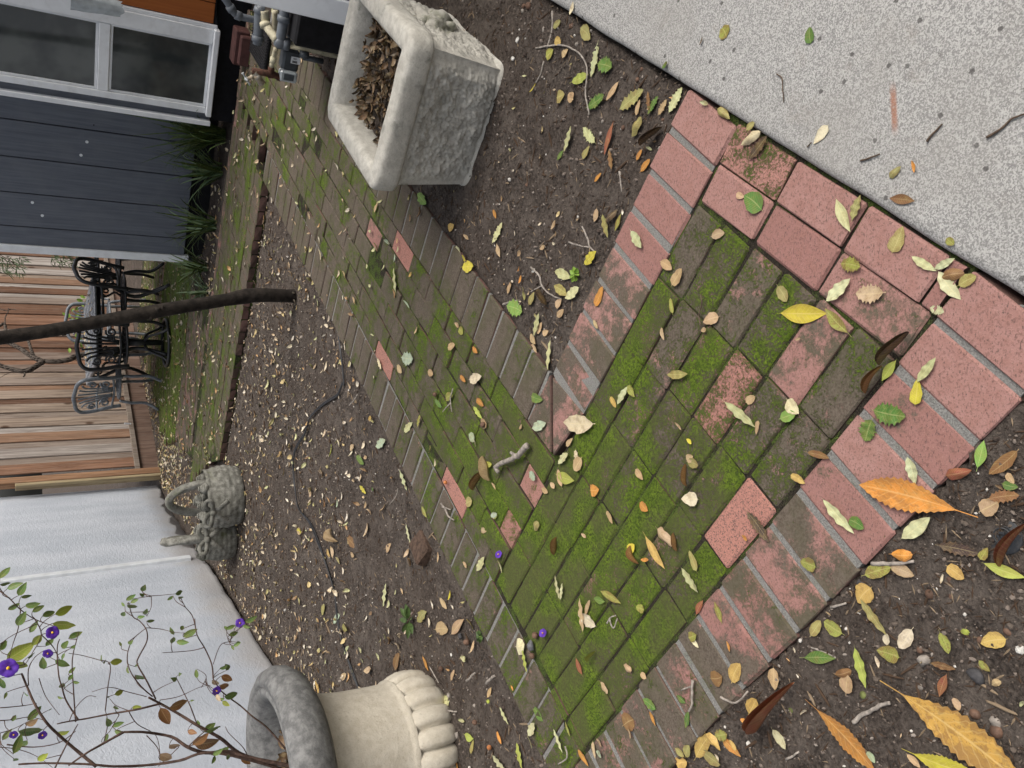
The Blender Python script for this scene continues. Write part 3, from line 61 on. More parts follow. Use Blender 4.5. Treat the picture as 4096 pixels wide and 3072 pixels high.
# ---------------------------------------------------------------- helpers
def tag(o, label=None, cat=None, group=None, kind=None):
    if label: o['label'] = label
    if cat: o['category'] = cat
    if group: o['group'] = group
    if kind: o['kind'] = kind
    return o
def thing(name, label, cat, loc=(0, 0, 0), rz=0, group=None):
    o = bpy.data.objects.new(name, None); o.empty_display_size = .1; COL.objects.link(o)
    o.location = loc; o.rotation_euler = (0, 0, rz)
    return tag(o, label, cat, group)
def link(name, me, parent=None, loc=(0, 0, 0), rot=(0, 0, 0), sc=(1, 1, 1), col=None):
    o = bpy.data.objects.new(name, me); COL.objects.link(o); o.parent = parent
    o.location = loc; o.rotation_euler = rot; o.scale = sc
    if col: o.color = col
    return o
class MB:
    def __init__(s): s.v = []; s.f = []; s.sm = []
    def add(s, vs, fs, smooth=True):
        n = len(s.v); s.v += [tuple(p) for p in vs]; s.f += [tuple(i+n for i in f) for f in fs]; s.sm += [smooth]*len(fs); return s
    def box(s, c, size, M=None, bev=0):
        x, y, z = size[0]/2, size[1]/2, size[2]/2
        c = Vector(c)
        if bev <= 0:
            vs = [Vector((i*x, j*y, k*z)) for i in (-1, 1) for j in (-1, 1) for k in (-1, 1)]
            fs = [(0, 1, 3, 2), (4, 6, 7, 5), (0, 4, 5, 1), (2, 3, 7, 6), (0, 2, 6, 4), (1, 5, 7, 3)]
        else:
            bm = bmesh.new(); bmesh.ops.create_cube(bm, size=1)
            for v in bm.verts: v.co = Vector((v.co.x*2*x, v.co.y*2*y, v.co.z*2*z))
            bmesh.ops.bevel(bm, geom=list(bm.edges), offset=bev, segments=1, affect='EDGES')
            bm.verts.index_update(); vs = [v.co.copy() for v in bm.verts]; fs = [tuple(v.index for v in f.verts) for f in bm.faces]; bm.free()
        if M is not None: vs = [M @ v for v in vs]
        return s.add([v+c for v in vs], fs, False)
    def tube(s, pts, r, n=8, cap=True, closed=False, twist=None):
        pts = [Vector(p) for p in pts]; k = len(pts)
        rs = r if isinstance(r, (list, tuple)) else [r]*k
        up = None; base = len(s.v); vs = []
        for i, p in enumerate(pts):
            a = pts[(i-1) % k] if (closed or i > 0) else p; b = pts[(i+1) % k] if (closed or i < k-1) else p
            t = (b-a)
            t = t.normalized() if t.length > 1e-9 else Vector((0, 0, 1))
            if up is None: up = t.orthogonal().normalized()
            up = (up - t*up.dot(t)); up = up.normalized() if up.length > 1e-6 else t.orthogonal().normalized()
            sd_ = t.cross(up)
            for j in range(n):
                th = 2*PI*j/n
                rr = rs[i]*(twist(th, i) if twist else 1)
                vs.append(p + (up*math.cos(th) + sd_*math.sin(th))*rr)
        fs = []
        for i in range(k if closed else k-1):
            for j in range(n):
                a0 = i*n; b0 = ((i+1) % k)*n
                fs.append((a0+j, a0+(j+1) % n, b0+(j+1) % n, b0+j))
        if cap and not closed:
            fs.append(tuple(range(n-1, -1, -1))); fs.append(tuple((k-1)*n+j for j in range(n)))
        return s.add(vs, fs)
    def lathe(s, prof, n=48, c=(0, 0, 0), mod=None):
        vs = []; fs = []; k = len(prof); c = Vector(c)
        for (r, z) in prof:
            for j in range(n):
                th = 2*PI*j/n; q = mod(th, r, z) if mod else (r, z)
                vs.append(c + Vector((q[0]*math.cos(th), q[0]*math.sin(th), q[1])))
        for i in range(k-1):
            for j in range(n): fs.append((i*n+j, i*n+(j+1) % n, (i+1)*n+(j+1) % n, (i+1)*n+j))
        return s.add(vs, fs)
    def grid(s, fn, nu, nv, smooth=True):
        vs = [fn(i/nu, j/nv) for i in range(nu+1) for j in range(nv+1)]
        fs = [(i*(nv+1)+j, (i+1)*(nv+1)+j, (i+1)*(nv+1)+j+1, i*(nv+1)+j+1) for i in range(nu) for j in range(nv)]
        return s.add(vs, fs, smooth)
    def blob(s, c, r, sq=(1, 1, 1), seed=0, amp=.25, sub=1, M=None):
        bm = bmesh.new(); bmesh.ops.create_icosphere(bm, subdivisions=sub, radius=1)
        vs = []
        for v in bm.verts:
            d = v.co.normalized(); k = 1 + amp*noise.noise(d*1.3+Vector((seed*3.1, seed*1.7, seed)))*1.6
            q = Vector((d.x*sq[0], d.y*sq[1], d.z*sq[2]))*r*k
            vs.append((M @ q if M is not None else q) + Vector(c))
        bm.verts.index_update(); fs = [tuple(v.index for v in f.verts) for f in bm.faces]; bm.free()
        return s.add(vs, fs)
    def mesh(s, name, mat=None):
        me = bpy.data.meshes.new(name); me.from_pydata(s.v, [], s.f); me.polygons.foreach_set('use_smooth', s.sm)
        if mat: me.materials.append(mat)
        me.update(); return me
    def build(s, name, mat, parent=None, **k): return link(name, s.mesh(name, mat), parent, **k)
def fbm(p, o=4):
    a, f, t = 1.0, 1.0, 0.0
    for _ in range(o): t += a*noise.noise(p*f); a *= .5; f *= 2.07
    return t
def smooth_path(pts, sub=5):
    P = [Vector(p) for p in pts]; out = []
    for i in range(len(P)-1):
        p0, p1, p2, p3 = P[max(i-1, 0)], P[i], P[i+1], P[min(i+2, len(P)-1)]
        for k in range(sub):
            t = k/sub
            out.append(.5*((2*p1)+(-p0+p2)*t+(2*p0-5*p1+4*p2-p3)*t*t+(-p0+3*p1-3*p2+p3)*t**3))
    return out+[P[-1]]
# ---------------------------------------------------------------- materials
class NT:
    def __init__(s, name, rough=.8, spec=.3):
        s.m = bpy.data.materials.new(name); s.m.use_nodes = True; s.t = s.m.node_tree; s.b = s.t.nodes['Principled BSDF']
        s.b.inputs['Roughness'].default_value = rough; s.b.inputs['Specular IOR Level'].default_value = spec
    def n(s, typ, **k):
        nd = s.t.nodes.new('ShaderNode'+typ)
        for a, v in k.items(): setattr(nd, a, v)
        return nd
    def setin(s, nd, i, v):
        if v is None: return
        if isinstance(v, bpy.types.NodeSocket): s.t.links.new(v, nd.inputs[i])
        else: nd.inputs[i].default_value = v
    def pos(s): return s.n('NewGeometry').outputs['Position']
    def objc(s): return s.n('TexCoord').outputs['Object']
    def mapv(s, v, sc=(1, 1, 1), rot=(0, 0, 0), loc=(0, 0, 0)):
        nd = s.n('Mapping'); s.setin(nd, 0, v); nd.inputs['Scale'].default_value = sc; nd.inputs['Rotation'].default_value = rot; nd.inputs['Location'].default_value = loc; return nd.outputs[0]
    def noise(s, v, scale, detail=4, rough=.55, dist=0):
        nd = s.n('TexNoise'); s.setin(nd, 'Vector', v); nd.inputs['Scale'].default_value = scale; nd.inputs['Detail'].default_value = detail; nd.inputs['Roughness'].default_value = rough; nd.inputs['Distortion'].default_value = dist; return nd.outputs[0]
    def voro(s, v, scale, out='Distance', feat='F1'):
        nd = s.n('TexVoronoi', feature=feat); s.setin(nd, 'Vector', v); nd.inputs['Scale'].default_value = scale; return nd.outputs[out]
    def ramp(s, v, a, b, lo=0., hi=1.):
        nd = s.n('MapRange', interpolation_type='SMOOTHSTEP'); s.setin(nd, 0, v)
        for i, x in ((1, a), (2, b), (3, lo), (4, hi)): s.setin(nd, i, x)
        return nd.outputs[0]
    def math(s, op, a, b=0., c=None):
        nd = s.n('Math', operation=op); s.setin(nd, 0, a); s.setin(nd, 1, b)
        if c is not None: s.setin(nd, 2, c)
        return nd.outputs[0]
    def mix(s, f, a, b, mode='MIX'):
        nd = s.n('MixRGB', blend_type=mode); s.setin(nd, 0, f)
        for i, x in ((1, a), (2, b)):
            s.setin(nd, i, x if isinstance(x, bpy.types.NodeSocket) else (tuple(x)+(1,) if len(x) == 3 else x))
        return nd.outputs[0]
    def bump(s, h, st=.5, dist=.01, prev=None):
        nd = s.n('Bump'); s.setin(nd, 'Height', h); nd.inputs['Strength'].default_value = st; nd.inputs['Distance'].default_value = dist
        if prev is not None: s.setin(nd, 'Normal', prev)
        return nd.outputs[0]
    def out(s, col=None, nor=None, rough=None):
        if col is not None: s.setin(s.b, 'Base Color', col if isinstance(col, bpy.types.NodeSocket) else tuple(col)+(1,))
        if nor is not None: s.setin(s.b, 'Normal', nor)
        if rough is not None: s.setin(s.b, 'Roughness', rough)
        return s.m
def simple(name, col, rough=.8, var=.25, scale=20, bump=.2, bscale=80, bd=.004, spec=.3, stain=None, sscale=4, metal=0):
    t = NT(name, rough, spec); p = t.pos(); t.b.inputs['Metallic'].default_value = metal
    n1 = t.noise(p, scale, 5); d = tuple(c*(1-var) for c in col); l = tuple(min(1, c*(1+var)) for c in col)
    c = t.mix(t.ramp(n1, .3, .7), d, l)
    if stain: c = t.mix(t.ramp(t.noise(p, sscale, 5, .65), .48, .7, 0, stain[3]), c, stain[:3])
    return t.out(c, t.bump(t.noise(p, bscale, 5, .6), bump, bd))

def make_brick():
    t = NT('brick', .85, .25); p = t.pos()
    oi = t.n('ObjectInfo'); sep = t.n('SeparateColor'); t.setin(sep, 0, oi.outputs['Color'])
    R, G, B_ = sep.outputs[0], sep.outputs[1], sep.outputs[2]; AL = oi.outputs['Alpha']
    n1 = t.noise(p, 7, 4); n2 = t.noise(p, 38, 5, .65); n3 = t.noise(p, 190, 4, .7); n4 = t.noise(p, 420, 3, .7)
    c = t.mix(B_, (.285, .145, .128), (.355, .20, .175))
    c = t.mix(t.ramp(n2, .35, .68, 0, .55), c, (.27, .135, .11))
    c = t.mix(t.ramp(n3, .52, .62, 0, .6), c, (.16, .085, .072)); c = t.mix(t.ramp(t.noise(t.mapv(p, (1, 2.6, 1), (0, 0, .6)), 120, 4, .7), .57, .63, 0, .75), c, (.075, .055, .048))
    c = t.mix(t.ramp(n4, .57, .68, 0, .35), c, (.48, .31, .26))
    fresh = t.math('SUBTRACT', 1.0, AL)
    c = t.mix(t.math('MULTIPLY', fresh, t.ramp(n3, .42, .52, 1, .55)), c, (.43, .20, .155))
    c = t.mix(t.math('MULTIPLY', fresh, t.ramp(t.noise(p, 300, 3, .6), .54, .60)), c, (.12, .08, .07))
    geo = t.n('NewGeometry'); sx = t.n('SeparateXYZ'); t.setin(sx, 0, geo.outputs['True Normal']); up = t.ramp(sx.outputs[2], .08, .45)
    # uneven dark brown on the sides of the bricks
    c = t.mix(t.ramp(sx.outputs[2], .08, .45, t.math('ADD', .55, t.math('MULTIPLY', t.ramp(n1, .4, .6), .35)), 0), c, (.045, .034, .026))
    def cover(amount, parts, soft):
        tot = sum(w for _, w in parts); s_ = None
        for nd, w in parts:
            q = t.math('MULTIPLY', nd, w/tot); s_ = q if s_ is None else t.math('ADD', s_, q)
        th = t.math('ADD', .5, t.math('MULTIPLY', t.math('SUBTRACT', .5, amount), .34))
        return t.ramp(s_, t.math('SUBTRACT', th, soft), t.math('ADD', th, soft))
    nm = t.noise(p, 24, 5, .7); nl = t.noise(t.mapv(p, (1, 1, 1), (0, 0, 0), (3.1, 1.2, 0)), 5.5, 4, .6); ns = t.noise(t.mapv(p, (1, 1, 1), (0, 0, .89)), 150, 4, .75)
    # dark lichen film
    g = t.math('MULTIPLY', cover(G, ((t.noise(p, 8, 5, .62), .55), (n2, .30), (ns, .25)), .05), up)
    gcol = t.mix(t.ramp(n3, .35, .68), (.050, .047, .034), (.125, .112, .085))
    gcol = t.mix(t.ramp(nl, .40, .62, 0, .65), gcol, (.060, .068, .034))
    gcol = t.mix(t.ramp(n2, .45, .7, 0, .35), gcol, (.16, .135, .11))
    c = t.mix(t.math('MULTIPLY', g, .90), c, gcol)
    # moss
    mo = t.math('MULTIPLY', cover(R, ((nm, .35), (nl, .30), (ns, .45)), .04), up)
    mcol = t.mix(t.ramp(ns, .36, .64), (.026, .036, .008), (.155, .23, .018))
    mcol = t.mix(t.ramp(nm, .42, .64, .05, .7), mcol, (.058, .098, .008))
    mcol = t.mix(t.ramp(t.noise(p, 340, 3, .7), .56, .7, 0, .5), mcol, (.21, .27, .035))
    mcol = t.mix(t.ramp(nl, .42, .62, .65, 0), mcol, (.085, .082, .036))
    c = t.mix(mo, c, mcol)
    nor = t.bump(n3, .35, .004); nor = t.bump(n2, .3, .006, nor)
    nor = t.bump(t.math('MULTIPLY', t.noise(p, 330, 3, .7), mo), .8, .006, nor)
    return t.out(c, nor, t.math('SUBTRACT', .9, t.math('MULTIPLY', fresh, .1)))
def make_joint(name, base, base2, moss, scale=240):
    t = NT(name, .95, .15); p = t.pos(); n3 = t.noise(p, scale, 4, .7); n2 = t.noise(p, 30, 5, .6); nl = t.noise(p, 6, 3)
    c = t.mix(t.ramp(n3, .35, .65), base, base2)
    c = t.mix(t.ramp(t.math('ADD', t.math('MULTIPLY', n2, .6), t.math('MULTIPLY', nl, .5)), .62-.3*moss, .78-.3*moss, 0, min(1, moss*1.6)), c, t_m(t, n3))
    return t.out(c, t.bump(n3, .7, .008))
def t_m(t, n3): return t.mix(t.ramp(n3, .35, .65), (.03, .045, .012), (.11, .17, .025))
def make_soil():
    t = NT('soil', .95, .15); p = t.pos()
    n0 = t.noise(p, 2.2, 3); n1 = t.noise(p, 14, 5, .6); n2 = t.noise(p, 90, 5, .7); n3 = t.noise(p, 330, 3, .7)
    c = t.mix(t.ramp(n2, .32, .68), (.036, .029, .025), (.128, .105, .089))
    c = t.mix(t.ramp(n1, .4, .65, 0, .5), c, (.19, .16, .137))
    c = t.mix(t.ramp(n0, .42, .62, 0, .35), c, (.085, .065, .053))
    c = t.mix(t.ramp(n3, .63, .72, 0, .55), c, (.25, .20, .15))
    v = t.voro(p, 60, 'Distance')
    nor = t.bump(n2, .9, .02); nor = t.bump(v, .5, .012, nor); nor = t.bump(n3, .5, .004, nor)
    return t.out(c, nor)
def make_concrete():
    t = NT('concrete', .88, .25); p = t.pos()
    vc = t.voro(p, 430, 'Color'); sp = t.n('SeparateColor'); t.setin(sp, 0, vc); v1 = sp.outputs[0]
    n2 = t.noise(p, 260, 4, .75); n1 = t.noise(p, 3.2, 5, .6); n0 = t.noise(p, 12, 5, .6)
    c = t.mix(t.ramp(t.math('ADD', t.math('MULTIPLY', v1, .5), t.math('MULTIPLY', n2, .75)), .42, .84), (.225, .222, .215), (.47, .462, .443))
    c = t.mix(t.ramp(n1, .42, .66, 0, .38), c, (.29, .275, .25), 'MIX')
    c = t.mix(t.ramp(n0, .58, .72, 0, .35), c, (.24, .21, .18))
    vr = t.n('TexVoronoi', feature='F1', voronoi_dimensions='2D'); t.setin(vr, 'Vector', t.mapv(p, (1, 1, 1), (0, 0, 0), (.3, .7, .1))); vr.inputs['Scale'].default_value = 17; vs = t.math('ADD', vr.outputs['Distance'], t.math('MULTIPLY', t.math('SUBTRACT', n2, .5), .10))
    sr = t.n('SeparateColor'); t.setin(sr, 0, vr.outputs['Color'])
    c = t.mix(t.math('MULTIPLY', t.ramp(vs, .06, .10, 1, 0), t.ramp(sr.outputs[0], .62, .68, 0, .8)), c, (.07, .065, .062))
    # one rust streak
    q = t.mapv(p, (1, 1, 1), (0, 0, 0), (-RUST[0], -RUST[1], 0)); q2 = t.mapv(q, (1, 1, 1), (0, 0, -RUST[2]))
    sx = t.n('SeparateXYZ'); t.setin(sx, 0, q2)
    a = t.ramp(t.math('ABSOLUTE', t.math('SUBTRACT', sx.outputs[0], .0)), RUST[3]*.5-.03, RUST[3]*.5+.006, 1, 0)
    wd = t.math('ADD', t.math('ABSOLUTE', sx.outputs[1]), t.math('MULTIPLY', t.math('SUBTRACT', n2, .5), .012))
    b = t.ramp(wd, .003, .0085, 1, 0)
    c = t.mix(t.math('MULTIPLY', t.math('MULTIPLY', a, b), t.ramp(n2, .3, .6, .4, .9)), c, (.33, .15, .09))
    return t.out(c, t.bump(n2, .45, .004))
def make_leaf(name, vcol=False):
    t = NT(name, .5, .4)
    if vcol:
        a = t.n('Attribute'); a.attribute_name = 'Col'; col = a.outputs['Color']; al = .6
    else:
        oi = t.n('ObjectInfo'); col = oi.outputs['Color']; al = oi.outputs['Alpha']
    uv = t.n('UVMap').outputs[0]; sx = t.n('SeparateXYZ'); t.setin(sx, 0, uv); T, S = sx.outputs[0], sx.outputs[1]
    p = t.pos(); n1 = t.noise(p, 55, 5, .7); n2 = t.noise(p, 260, 3, .6)
    aS = t.math('ABSOLUTE', S)
    cb = t.n('CombineXYZ'); t.setin(cb, 0, t.math('MULTIPLY', T, 2.2)); t.setin(cb, 1, S); t.setin(cb, 2, t.math('MULTIPLY', t.n('ObjectInfo').outputs['Random'], 40.) if not vcol else t.math('MULTIPLY', t.noise(p, 9, 1), 30.))
    nb = t.noise(cb.outputs[0], 1.6, 4, .65)
    c = t.mix(t.ramp(n1, .35, .65, 0, .5), col, t.mix(.5, col, (.30, .22, .05)))
    c = t.mix(t.math('MULTIPLY', t.ramp(n2, .56, .66), t.math('MULTIPLY', al, .75)), c, t.mix(.25, (.10, .045, .02), col))
    c = t.mix(t.math('MULTIPLY', t.ramp(t.math('ADD', n1, t.math('MULTIPLY', aS, .12)), .54, .64), al), c, t.mix(.35, (.19, .09, .035), col))
    w = t.math('SUBTRACT', T, t.math('MULTIPLY', aS, .16))
    c = t.mix(t.ramp(t.math('ADD', nb, t.math('MULTIPLY', aS, .10)), .56, .70, 0, t.math('ADD', .35, t.math('MULTIPLY', al, .5))), c, t.mix(.35, (.16, .085, .04), col))
    c = t.mix(t.ramp(nb, .30, .46, .45, 0), c, t.mix(.5, col, (.48, .40, .16)))
    ve = t.math('PINGPONG', w, .045); side = t.ramp(ve, .003, .010, .26, 0)
    mid = t.ramp(aS, .03, .075, .55, 0)
    c = t.mix(t.math('MAXIMUM', side, mid), c, t.mix(.45, col, (.75, .62, .32)))
    return t.out(c, t.bump(t.math('ADD', t.math('MULTIPLY', n1, .6), t.math('MULTIPLY', side, -.5)), .4, .004))
def make_wood():
    t = NT('fence_wood', .85, .2); p = t.pos(); oi = t.n('ObjectInfo')
    q = t.mapv(p, (22, 22, 1.1)); rnd = oi.outputs['Random']
    off = t.n('CombineXYZ'); t.setin(off, 0, t.math('MULTIPLY', rnd, 37.)); t.setin(off, 2, t.math('MULTIPLY', rnd, 11.))
    ad = t.n('VectorMath', operation='ADD'); t.setin(ad, 0, q); t.setin(ad, 1, off.outputs[0])
    g1 = t.noise(ad.outputs[0], 1.0, 6, .65, 1.2); g2 = t.noise(ad.outputs[0], 5.0, 4, .6, .5)
    c = t.mix(t.ramp(g1, .33, .67), t.mix(.6, oi.outputs['Color'], (.045, .02, .012)), oi.outputs['Color'])
    c = t.mix(t.ramp(g2, .45, .7, 0, .4), c, t.mix(.5, oi.outputs['Color'], (.36, .33, .29)))
    kn = t.voro(t.mapv(ad.outputs[0], (.16, .16, 1.6)), 1.0); c = t.mix(t.ramp(kn, .05, .12, .85, 0), c, (.06, .028, .016))
    return t.out(c, t.bump(g2, .4, .004))
def make_glass():
    t = NT('window_glass', .06, .6); p = t.pos(); n = t.noise(p, 3.0, 3)
    return t.out(t.mix(t.ramp(n, .4, .65), (.034, .040, .041), (.085, .094, .090)), None)  # mottled grey-green base colour stands in for reflections in the pane
RUST = (.4933, .8455, math.radians(-178.2), .1)
M_BRICK = make_brick(); M_MORTAR = make_joint('mortar', (.17, .165, .155), (.29, .285, .27), .16, 240)
M_SAND = make_joint('joint_sand', (.012, .010, .008), (.05, .042, .032), .42)
M_SOIL = make_soil(); M_CONC = make_concrete(); M_LEAF = make_leaf('leaf'); M_LITTER = make_leaf('leaf_litter', True)
M_WOOD = make_wood(); M_GLASS = make_glass()
M_STUCCO = None
def stucco():
    t = NT('stucco', .9, .2); p = t.pos(); q = t.mapv(p, (1, 1, 2.2))
    n1 = t.noise(q, 20, 5, .6, .8); n0 = t.noise(t.mapv(p, (.8, .8, .35)), 3.0, 5, .6); n2 = t.noise(p, 120, 4, .7)
    c = t.mix(t.ramp(n0, .35, .68), (.40, .432, .485), (.49, .52, .57)); c = t.mix(t.ramp(n1, .55, .75, 0, .3), c, (.35, .38, .43))
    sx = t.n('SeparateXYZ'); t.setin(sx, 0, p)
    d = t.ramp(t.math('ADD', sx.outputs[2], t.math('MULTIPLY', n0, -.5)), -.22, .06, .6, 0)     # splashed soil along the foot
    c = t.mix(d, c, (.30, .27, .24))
    return t.out(c, t.bump(n2, .35, .006, t.bump(n1, .4, .014)))
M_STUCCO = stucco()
M_SIDING = NT('siding_paint', .6, .3)
def siding():
    t = M_SIDING; p = t.pos(); g = t.noise(t.mapv(p, (60, 60, 2.2)), 1, 5, .65); n = t.noise(p, 6, 3)
    c = t.mix(t.ramp(g, .3, .72), (.100, .112, .138), (.145, .160, .192)); c = t.mix(t.ramp(n, .4, .7, 0, .3), c, (.17, .18, .20))
    return t.out(c, t.bump(g, .35, .003))
siding(); M_SIDING = M_SIDING.m
def orange_siding():
    t = NT('orange_siding_paint', .6, .3); p = t.pos(); g = t.noise(t.mapv(p, (60, 60, 2)), 1, 5, .6)
    return t.out(t.mix(t.ramp(g, .3, .7), (.30, .085, .018), (.37, .115, .025)), t.bump(g, .3, .003))
M_ORANGE = orange_siding()
M_WHITE = simple('white_trim_paint', (.80, .825, .85), .5, .05, 8, .12, 60, .003, .4, (.40, .39, .37, .18), 14)
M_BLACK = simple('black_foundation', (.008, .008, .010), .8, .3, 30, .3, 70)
M_IRON = simple('cast_metal_paint', (.016, .017, .020), .38, .3, 30, .15, 140, .002, .5)
M_IRON2 = simple('cast_metal_sky_sheen', (.135, .15, .17), .42, .25, 30, .15, 140, .002, .5)  # same dark metal, its colour lightened to carry the sky's reflection
M_BARK = simple('smooth_bark', (.022, .018, .015), .9, .45, 26, .6, 90, .008, .2, (.055, .045, .036, .6), 12)
def rough_bark():
    t = NT('rough_bark', .95, .1); p = t.pos(); n = t.noise(t.mapv(p, (1, 1, .45)), 42, 5, .7); v = t.voro(t.mapv(p, (1, 1, .35)), 48)
    return t.out(t.mix(t.ramp(v, .15, .6), (.018, .014, .012), (.115, .095, .08)), t.bump(v, .9, .02, t.bump(n, .5, .01)))
M_BARK2 = rough_bark()
def cast_stone(name, a, b, moss, lich, rough=.9):
    t = NT(name, rough, .2); p = t.pos(); n0 = t.noise(p, 5, 4, .6); n1 = t.noise(p, 26, 6, .68); n2 = t.noise(p, 150, 4, .7)
    c = t.mix(t.ramp(n1, .32, .68), a, b); c = t.mix(t.ramp(n2, .55, .72, 0, .45), c, tuple(x*.45 for x in a))
    c = t.mix(t.ramp(t.math('ADD', t.math('MULTIPLY', n0, .6), t.math('MULTIPLY', n1, .45)), .56, .68, 0, lich), c, (.10, .10, .085))
    c = t.mix(t.ramp(t.math('ADD', t.math('MULTIPLY', t.noise(t.mapv(p, (1, 1, 1), (0, 0, 0), (5, 3, 1)), 4, 4), .6), t.math('MULTIPLY', n1, .45)), .58, .70, 0, moss), c, (.075, .085, .028))
    return t.out(c, t.bump(n2, .4, .004, t.bump(n1, .4, .012)))
M_PLANTER = cast_stone('planter_stone', (.40, .38, .335), (.58, .56, .50), .55, .6)
M_URN = cast_stone('urn_stone', (.46, .415, .335), (.56, .515, .43), .06, .10)
M_URNRIM = cast_stone('urn_rim_stone', (.12, .12, .12), (.25, .25, .245), .1, .5)
M_BASKET = cast_stone('basket_stone', (.115, .113, .095), (.30, .295, .265), .85, .9)
# ---------------------------------------------------------------- soil, concrete, brick paving
def soil_z(x, y):
    p = Vector((x, y, 0)); u, w = toB(p); ua, wa = toA(p)
    z = -.030 + .010*noise.noise(p*2.1) + .007*noise.noise(p*9) + .005*noise.noise(p*31)
    inpath = (-2.225 < w < -1.235 and u > .75) or (.47 < wa < 1.485 and w < -.32 and w > -2.22) or (u > 5.08 and u < 6.2 and w > -5.2 and w < -1) 
    if w > -.31 and u < 3.6: z = -.10
    if wa <= .47 or (w > -1.235 and wa > 1.4): z += .017
    if inpath: z = -.075
    if w < -2.2 and u > 3.5 and u < 5.1: z -= .022*min(1, (u-3.5)/1.0)
    if y > 2 and -2.2 > w: z += .012*noise.noise(p*1.1+Vector((4, 4, 0)))
    return z
def soil():
    xs = [-60, -20, -8]; x = -4.2
    while x < 4.0: xs.append(x); x += .022 if -2.3 < x < 1.6 else .05
    xs += [4.2, 8, 20, 60]
    ys = [-60, -20, -4, -1]; y = .05
    while y < 14.5: ys.append(y); y += .022 if y < 4.2 else (.045 if y < 8 else .11)
    ys += [16, 24, 60, 120]
    vs = [(x, y, soil_z(x, y) if (-5 < x < 5 and -1 < y < 15) else -.05) for y in ys for x in xs]
    n = len(xs); fs = [(j*n+i, j*n+i+1, (j+1)*n+i+1, (j+1)*n+i) for j in range(len(ys)-1) for i in range(n-1)]
    mb = MB(); mb.add(vs, fs); tag(mb.build('ground', M_SOIL), kind='structure')
soil()
def slab():
    mb = MB(); e = .012
    def edge(u): return -.300+.004*noise.noise(Vector((u*6, 0, 3)))+.002*noise.noise(Vector((u*25, 1, 3)))
    us = [-1.4+i*.04 for i in range(0, 130)]
    rows = [(lambda u: PB(u, edge(u), -.12)), (lambda u: PB(u, edge(u), .002)), (lambda u: PB(u, edge(u)+.006, .010)), (lambda u: PB(u, edge(u)+.02, .0125)), (lambda u: PB(u, 3.2, .0125)), (lambda u: PB(u, 3.2, -.12))]
    vs = [f(u) for f in rows for u in us]; n = len(us)
    fs = [(j*n+i, (j+1)*n+i, (j+1)*n+i+1, j*n+i+1) for j in range(len(rows)-1) for i in range(n-1)]
    fs += [tuple(j*n for j in range(6))[::-1], tuple(j*n+n-1 for j in range(6))]
    mb.add(vs, fs); o = mb.build('concrete_path', M_CONC); tag(o, kind='structure')
slab()
BMESH = []
for s_ in range(6):
    b = MB(); b.box((0, 0, -.0275), (.203, .100, .055), None, .0045 if s_ < 4 else .006)
    rr = random.Random(s_); b.v = [(x+rr.uniform(-.0022, .0022), y+rr.uniform(-.0020, .0020), z+(rr.uniform(-.001, .001) if z > -.02 else 0)) for x, y, z in b.v]
    BMESH.append(b.mesh('brick', M_BRICK))
def path_root(name):
    o = bpy.data.objects.new(name, None); COL.objects.link(o); o['kind'] = 'structure'; return o
def lay(root, c, ang, L, Wd, col, z=None, tilt=.004):
    me = random.choice(BMESH)
    o = link('brick', me, root, (c.x, c.y, random.gauss(0, .002) if z is None else z), (random.gauss(0, tilt), random.gauss(0, tilt), ang+random.gauss(0, .004)+(PI if random.random() < .5 else 0)), (L/.203, Wd/.1, 1), col)
    return o
def mossy(p):      # how green the bricks are, by place
    ua, wa = toA(p); ub, wb = toB(p)
    if .66 < wa < 1.31 and wb < -.5 and wb > -2.04: return max(0, min(1, .50+.26*(ua-.75)))
    if -2.04 < wb < -1.42 and wa >= 1.30:
        return max(.42, .64-.16*(ub-1.4))+.04*math.sin(ub*2.3+wb*9)
    return .3
near = path_root('near_brick_path'); long_ = path_root('long_brick_path'); cross = path_root('cross_brick_path'); patio = path_root('brick_patio')
def rc(): return random.random()
# near path: two rows parallel to the concrete, stacked
k = 0
for (wc, j0) in ((-.3575, 0), (-.4565, 1)):
    for i, (u0, u1) in enumerate(((1.122, 1.324), (.917, 1.119), (.7165, .914), (.6795, .7135))):
        if j0 == 1 and i == 3: continue
        c = PB((u0+u1)/2, wc-.0005); 
        col = (.05, .10, rc(), 1); 
        if j0 == 0 and i == 0: col = (.50, .12, .9, .4)
        if j0 == 1 and i == 2: col = (.16, .50, .6, 1)
        if j0 == 1 and i == 0: col = (.04, .06, .8, 1)
        if j0 == 1 and i == 2: u0 = .686; c = PB((u0+u1)/2, wc)
        lay(near, c, aB, u1-u0-.004, .0965, col)
